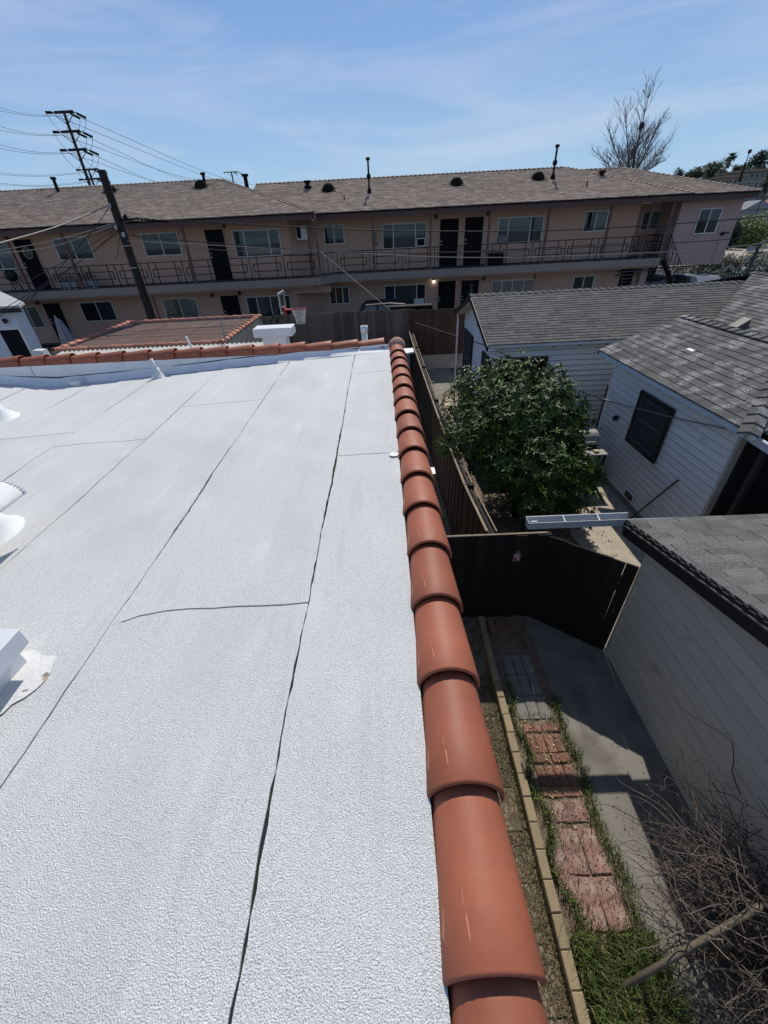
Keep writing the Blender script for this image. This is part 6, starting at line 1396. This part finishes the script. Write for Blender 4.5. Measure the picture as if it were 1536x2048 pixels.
T = [('small dark tree left of the bare tree trunk, over the roof hip', 1240, 354, 26, 12, 80, 'dark'), ('low dark tree just right of the bare tree', 1300, 358, 20, 12, 90, 'dark'), ('small feathery tree at the left foot of the hill', 1322, 358, 14, 10, 100, 'dark'),
     ('thin crowned tree at the left end of the hill row', 1356, 352, 24, 34, 120, 'dark'), ('dark rounded tree low on the hill, second from left', 1378, 355, 30, 24, 130, 'dark'), ('rounded olive tree below the hill ridge, left of the big one', 1396, 350, 32, 38, 130, 'olive'), ('largest rounded olive tree on the hill', 1428, 340, 50, 44, 135, 'olive'),
     ('olive tree right of the largest hill tree', 1446, 347, 26, 26, 130, 'olive'), ('pale green shrub tree in front of the big hill tree', 1412, 366, 24, 18, 105, 'olive'), ('spiky shrub right of the palm on the hill', 1474, 338, 22, 14, 140, 'dark'), ('dark trees beside the hill pole', 1488, 340, 24, 18, 140, 'dark'),
     ('tall dark pine group at the upper right edge', 1522, 322, 44, 50, 140, 'dark'), ('dark hedge tree under the pine group', 1515, 345, 60, 16, 135, 'dark'), ('green tree leaning in at the right edge below the hill houses', 1535, 370, 26, 54, 60, 'dark'), ('low scrub before the white hill house', 1478, 383, 40, 12, 90, 'olive'), ('scrub left of the brown hill walls', 1440, 372, 36, 12, 95, 'olive'), ('round bush behind the pale gable', 1490, 408, 26, 16, 95, 'olive')]
for i, (lab, u, v, w_, h_, y, kd) in enumerate(T): blobtree(lab, u, v, w_, h_, y, kd, 1100, i+1, lf=None)
# palm
pc = PY(1464, 314, 150); pm = thing('palm_tree', (pc.x, 150, 20), 'lone fan palm standing above the hill trees', 'palm')
m = MB(); m.tube([(pc.x-.2, 150, 15), (pc.x, 150, pc.z)], .35, 7, r1=.25); m.build('trunk', bark, pm); m = MB(); rq = random.Random(3)
for k in range(60):
    a = rq.uniform(0, 6.28); e = rq.uniform(-.7, .9); d = Vector((math.cos(a)*math.cos(e), math.sin(a)*math.cos(e), math.sin(e))); leaf(m, pc, d, Vector((0, 0, 1)), rq.uniform(1.3, 1.9), .6, rq.uniform(.6, 1.3))
m.build('fronds', hill_leaf['dark'], pm, tinted=True)
# hill pole
p0 = PY(1474, 368, 100); p1 = PY(1502, 303, 100); hpz = thing('hill_pole', (p0.x, 100, 0), 'dark street pole with a thin top standing on the hill left of the pines', 'pole')
xm = (p0.x+p1.x)/2; zm = PY(1492, 325, 100).z; m = MB(); m.tube([(xm, 100, 0), (xm, 100, zm)], .35, 8, r1=.22); m.build('shaft', pole_wood, hpz); m = MB(); m.tube([(xm, 100, zm), (xm, 100, p1.z)], .08, 6); m.lathe([(0, .4), (.3, .2), (.3, -.2), (0, -.3)], (xm, 100, p1.z), 6); m.build('mast', pole_wood, hpz)
# hill houses
def hhouse(label, u0, v0, u1, v1, y, depth, col, roofc, nwin=3, gable=False, roofh=.12, name='hill_house'):
    a, b_ = PY(u0, v0, y), PY(u1, v1, y); x0, x1 = a.x, b_.x; z1, z0 = a.z, b_.z-6; th = thing(name, ((x0+x1)/2, y, z0), label, 'house')
    wm = mat('hillwall_%d' % (u0*10), col, .9, .1, .5); rm = mat('hillroof_%d' % (u0*10), roofc, .9, .2, .8)
    m = MB(); m.box(x0, x1, y, y+depth, z0, z1); m.build('wall', wm, th); H = (z1-b_.z)
    m = MB()
    if gable: xm_ = (x0+x1)/2; m.prism([(x0-.3, y-.3, z1), (x1+.3, y-.3, z1), (xm_, y-.3, z1+(x1-x0)*.28)], (0, depth, 0)); rf_ = m.build('roof', rm, th); q = MB(); q.prism([(x0+.1, y-.33, z1+.02), (x1-.1, y-.33, z1+.02), (xm_, y-.33, z1+(x1-x0)*.25)], (0, .02, 0)); q.build('gable', wm, th)
    else: m.box(x0-.5, x1+.5, y-.6, y+depth, z1, z1+H*roofh+.2); m.build('roof', rm, th)
    for k in range(nwin):
        xa = x0+(x1-x0)*(k+.25)/nwin; xb = x0+(x1-x0)*(k+.75)/nwin; m = MB(); m.box(xa, xb, y-.12, y-.02, z1-H*.62, z1-H*.18); w_ = m.build('window', frame_m, th)
        m = MB(); m.box(xa+.1, xb-.1, y-.15, y-.125, z1-H*.58, z1-H*.22); m.build('pane', door_m, w_)
    return th
hhouse('long modern house with a pink brown flat roof high on the hill', 1480, 345, 1545, 362, 120, 8, (.24, .23, .21), (.30, .20, .15), 7)
hhouse('low tan walled house left of the long modern one on the hill', 1448, 356, 1482, 372, 115, 6, (.30, .24, .18), (.30, .20, .15), 4)
hhouse('small pale blue house with dark windows below the modern one', 1495, 367, 1525, 382, 95, 6, (.34, .36, .36), (.22, .22, .20), 3)
hhouse('grey gabled house end seen right of the pink wing', 1490, 419, 1532, 440, 84, 12, (.25, .25, .26), (.20, .20, .205), 0, True)
hhouse('brown tile roofed house at the far right edge beyond the gable', 1527, 412, 1580, 440, 90, 12, (.25, .20, .17), (.20, .12, .09), 1, True)
# shrubs, drive and hedge right of the block
blobtree('big yellow green shrub right of the pink wing', 1512, 466, 105, 78, 64, 'lime', 6500, 60, 'shrub', .17, 0.9, 'shrub')
blobtree('shaded dark shrub close against the pink wing', 1466, 470, 40, 70, 62, 'dark', 2200, 61, 'shrub', .17, 0.9, 'shrub')
o = MB(); a = PZ(1450, 513, .9); o.add([(24, 46.0, .85), (110, 46.0, .85), (110, 68, 1.0), (24, 68, 1.0)], [(0, 1, 2, 3)]); tag(o.build('driveway', mat('tan_drive', (.34, .28, .22), .95, .15, .5)), None, None, kind='structure')
def hedge(label, u0, u1, y, ztop, depth, n, seed, kind, flowers=0):
    x0 = PYx(u0, 530, y); x1 = PYx(u1, 530, y); th = thing('hedge', ((x0+x1)/2, y, .75), label, 'hedge'); rq = random.Random(seed); m = MB(); f = MB()
    for k in range(n):
        p = Vector((rq.uniform(x0, x1), y+rq.uniform(0, depth), 0)); p.z = .75+(ztop-.75+.12*math.sin(p.x*3)+.1*math.sin(p.x*7))*rq.random()**.4
        leaf(m, p, Vector((rq.gauss(0, 1), rq.gauss(0, 1), rq.gauss(.2, 1))), Vector((0, 0, 1)), .13*rq.uniform(.6, 1.4), .06, rq.uniform(.5, 1.5))
        if rq.random() < flowers and p.z > ztop*.72: q = p+Vector((0, -.06, .10)); f.add([q+Vector((-.08, 0, 0)), q+Vector((0, -.05, .08)), q+Vector((.08, 0, .02)), q+Vector((0, .03, -.08))], [(0, 1, 2, 3)])
    m.build('foliage', hill_leaf[kind], th, tinted=True)
    if f.v: f.build('blossom', mat('cream_blossom', (.62, .60, .48), .8), th)
zh = PY(1480, 514, 26.5).z
hedge('hedge with cream blossom along the drive, right of the pink wing', 1395, 1590, 26.5, zh, .9, 6500, 3, 'olive', .10)
hedge('dark hedge under the pink wing behind the column', 1270, 1470, 29.0, PY(1400, 540, 29).z+.3, .4, 3000, 4, 'dark')
gp_m = MATS['galvanised']; p0 = PY(1498, 541, 20); p1 = PY(1519, 487, 20); x = (p0.x+p1.x)/2
sp = thing('street_post', (x, 20, .75), 'grey metal post with curved head and short crossbars at the right edge', 'post')
pm_ = mat('dark_post_metal', (.05, .05, .05), .6)
m = MB(); m.tube([(x, 20, 0), (x, 20, p1.z-.15), (x+.05, 20, p1.z-.02), (x+.25, 20, p1.z+.06), (x+.40, 20, p1.z+.10)], .075, 8, r1=.05); m.build('shaft', pm_, sp)
for vv, w0, w1 in ((505, .35, .35), (488, .35, .10)): a = PY(1512, vv, 20).z; m = MB(); m.bar((x-w0, 19.93, a), (x+w1, 19.93, a), .06, .05); m.build('crossbar', pm_, sp)
m = MB(); m.box(x-.5, x-.18, 19.9, 19.94, PY(1512, 502, 20).z, PY(1512, 492, 20).z); m.build('plate', mat('sign_plate', (.25, .25, .27), .6), sp)
wg = mat('green_windscreen', (.25, .42, .38), .12, .2, 5, spec=.7)
a = PZ(1412, 551, 2.2); car('parked_car', (a.x, a.y+.6, .75), 4.4, 1.8, 1.45, 1.45, 'silver car roof just showing over the dark shingle ridge', mat('silver_paint', (.25, .26, .28), .3, .05, 3, spec=.6), wg, None)
a = PZ(1528, 538, 2.2); car('parked_car', (a.x, a.y+.6, .72), 4.4, 1.8, 1.5, 1.35, 'car with a pale green windscreen at the right edge', mat('white_paint', (.38, .38, .38), .3, .05, 3, spec=.6), wg, None)
a = PY(1300, 552, 26.8); car('parked_car', (a.x, 27.4, .75), 4.4, 1.8, 1.45, 0, 'blue grey car parked in the shade under the pink wing', mat('slate_paint', (.06, .07, .09), .5, .05, 3, spec=.3), car_glass, None)
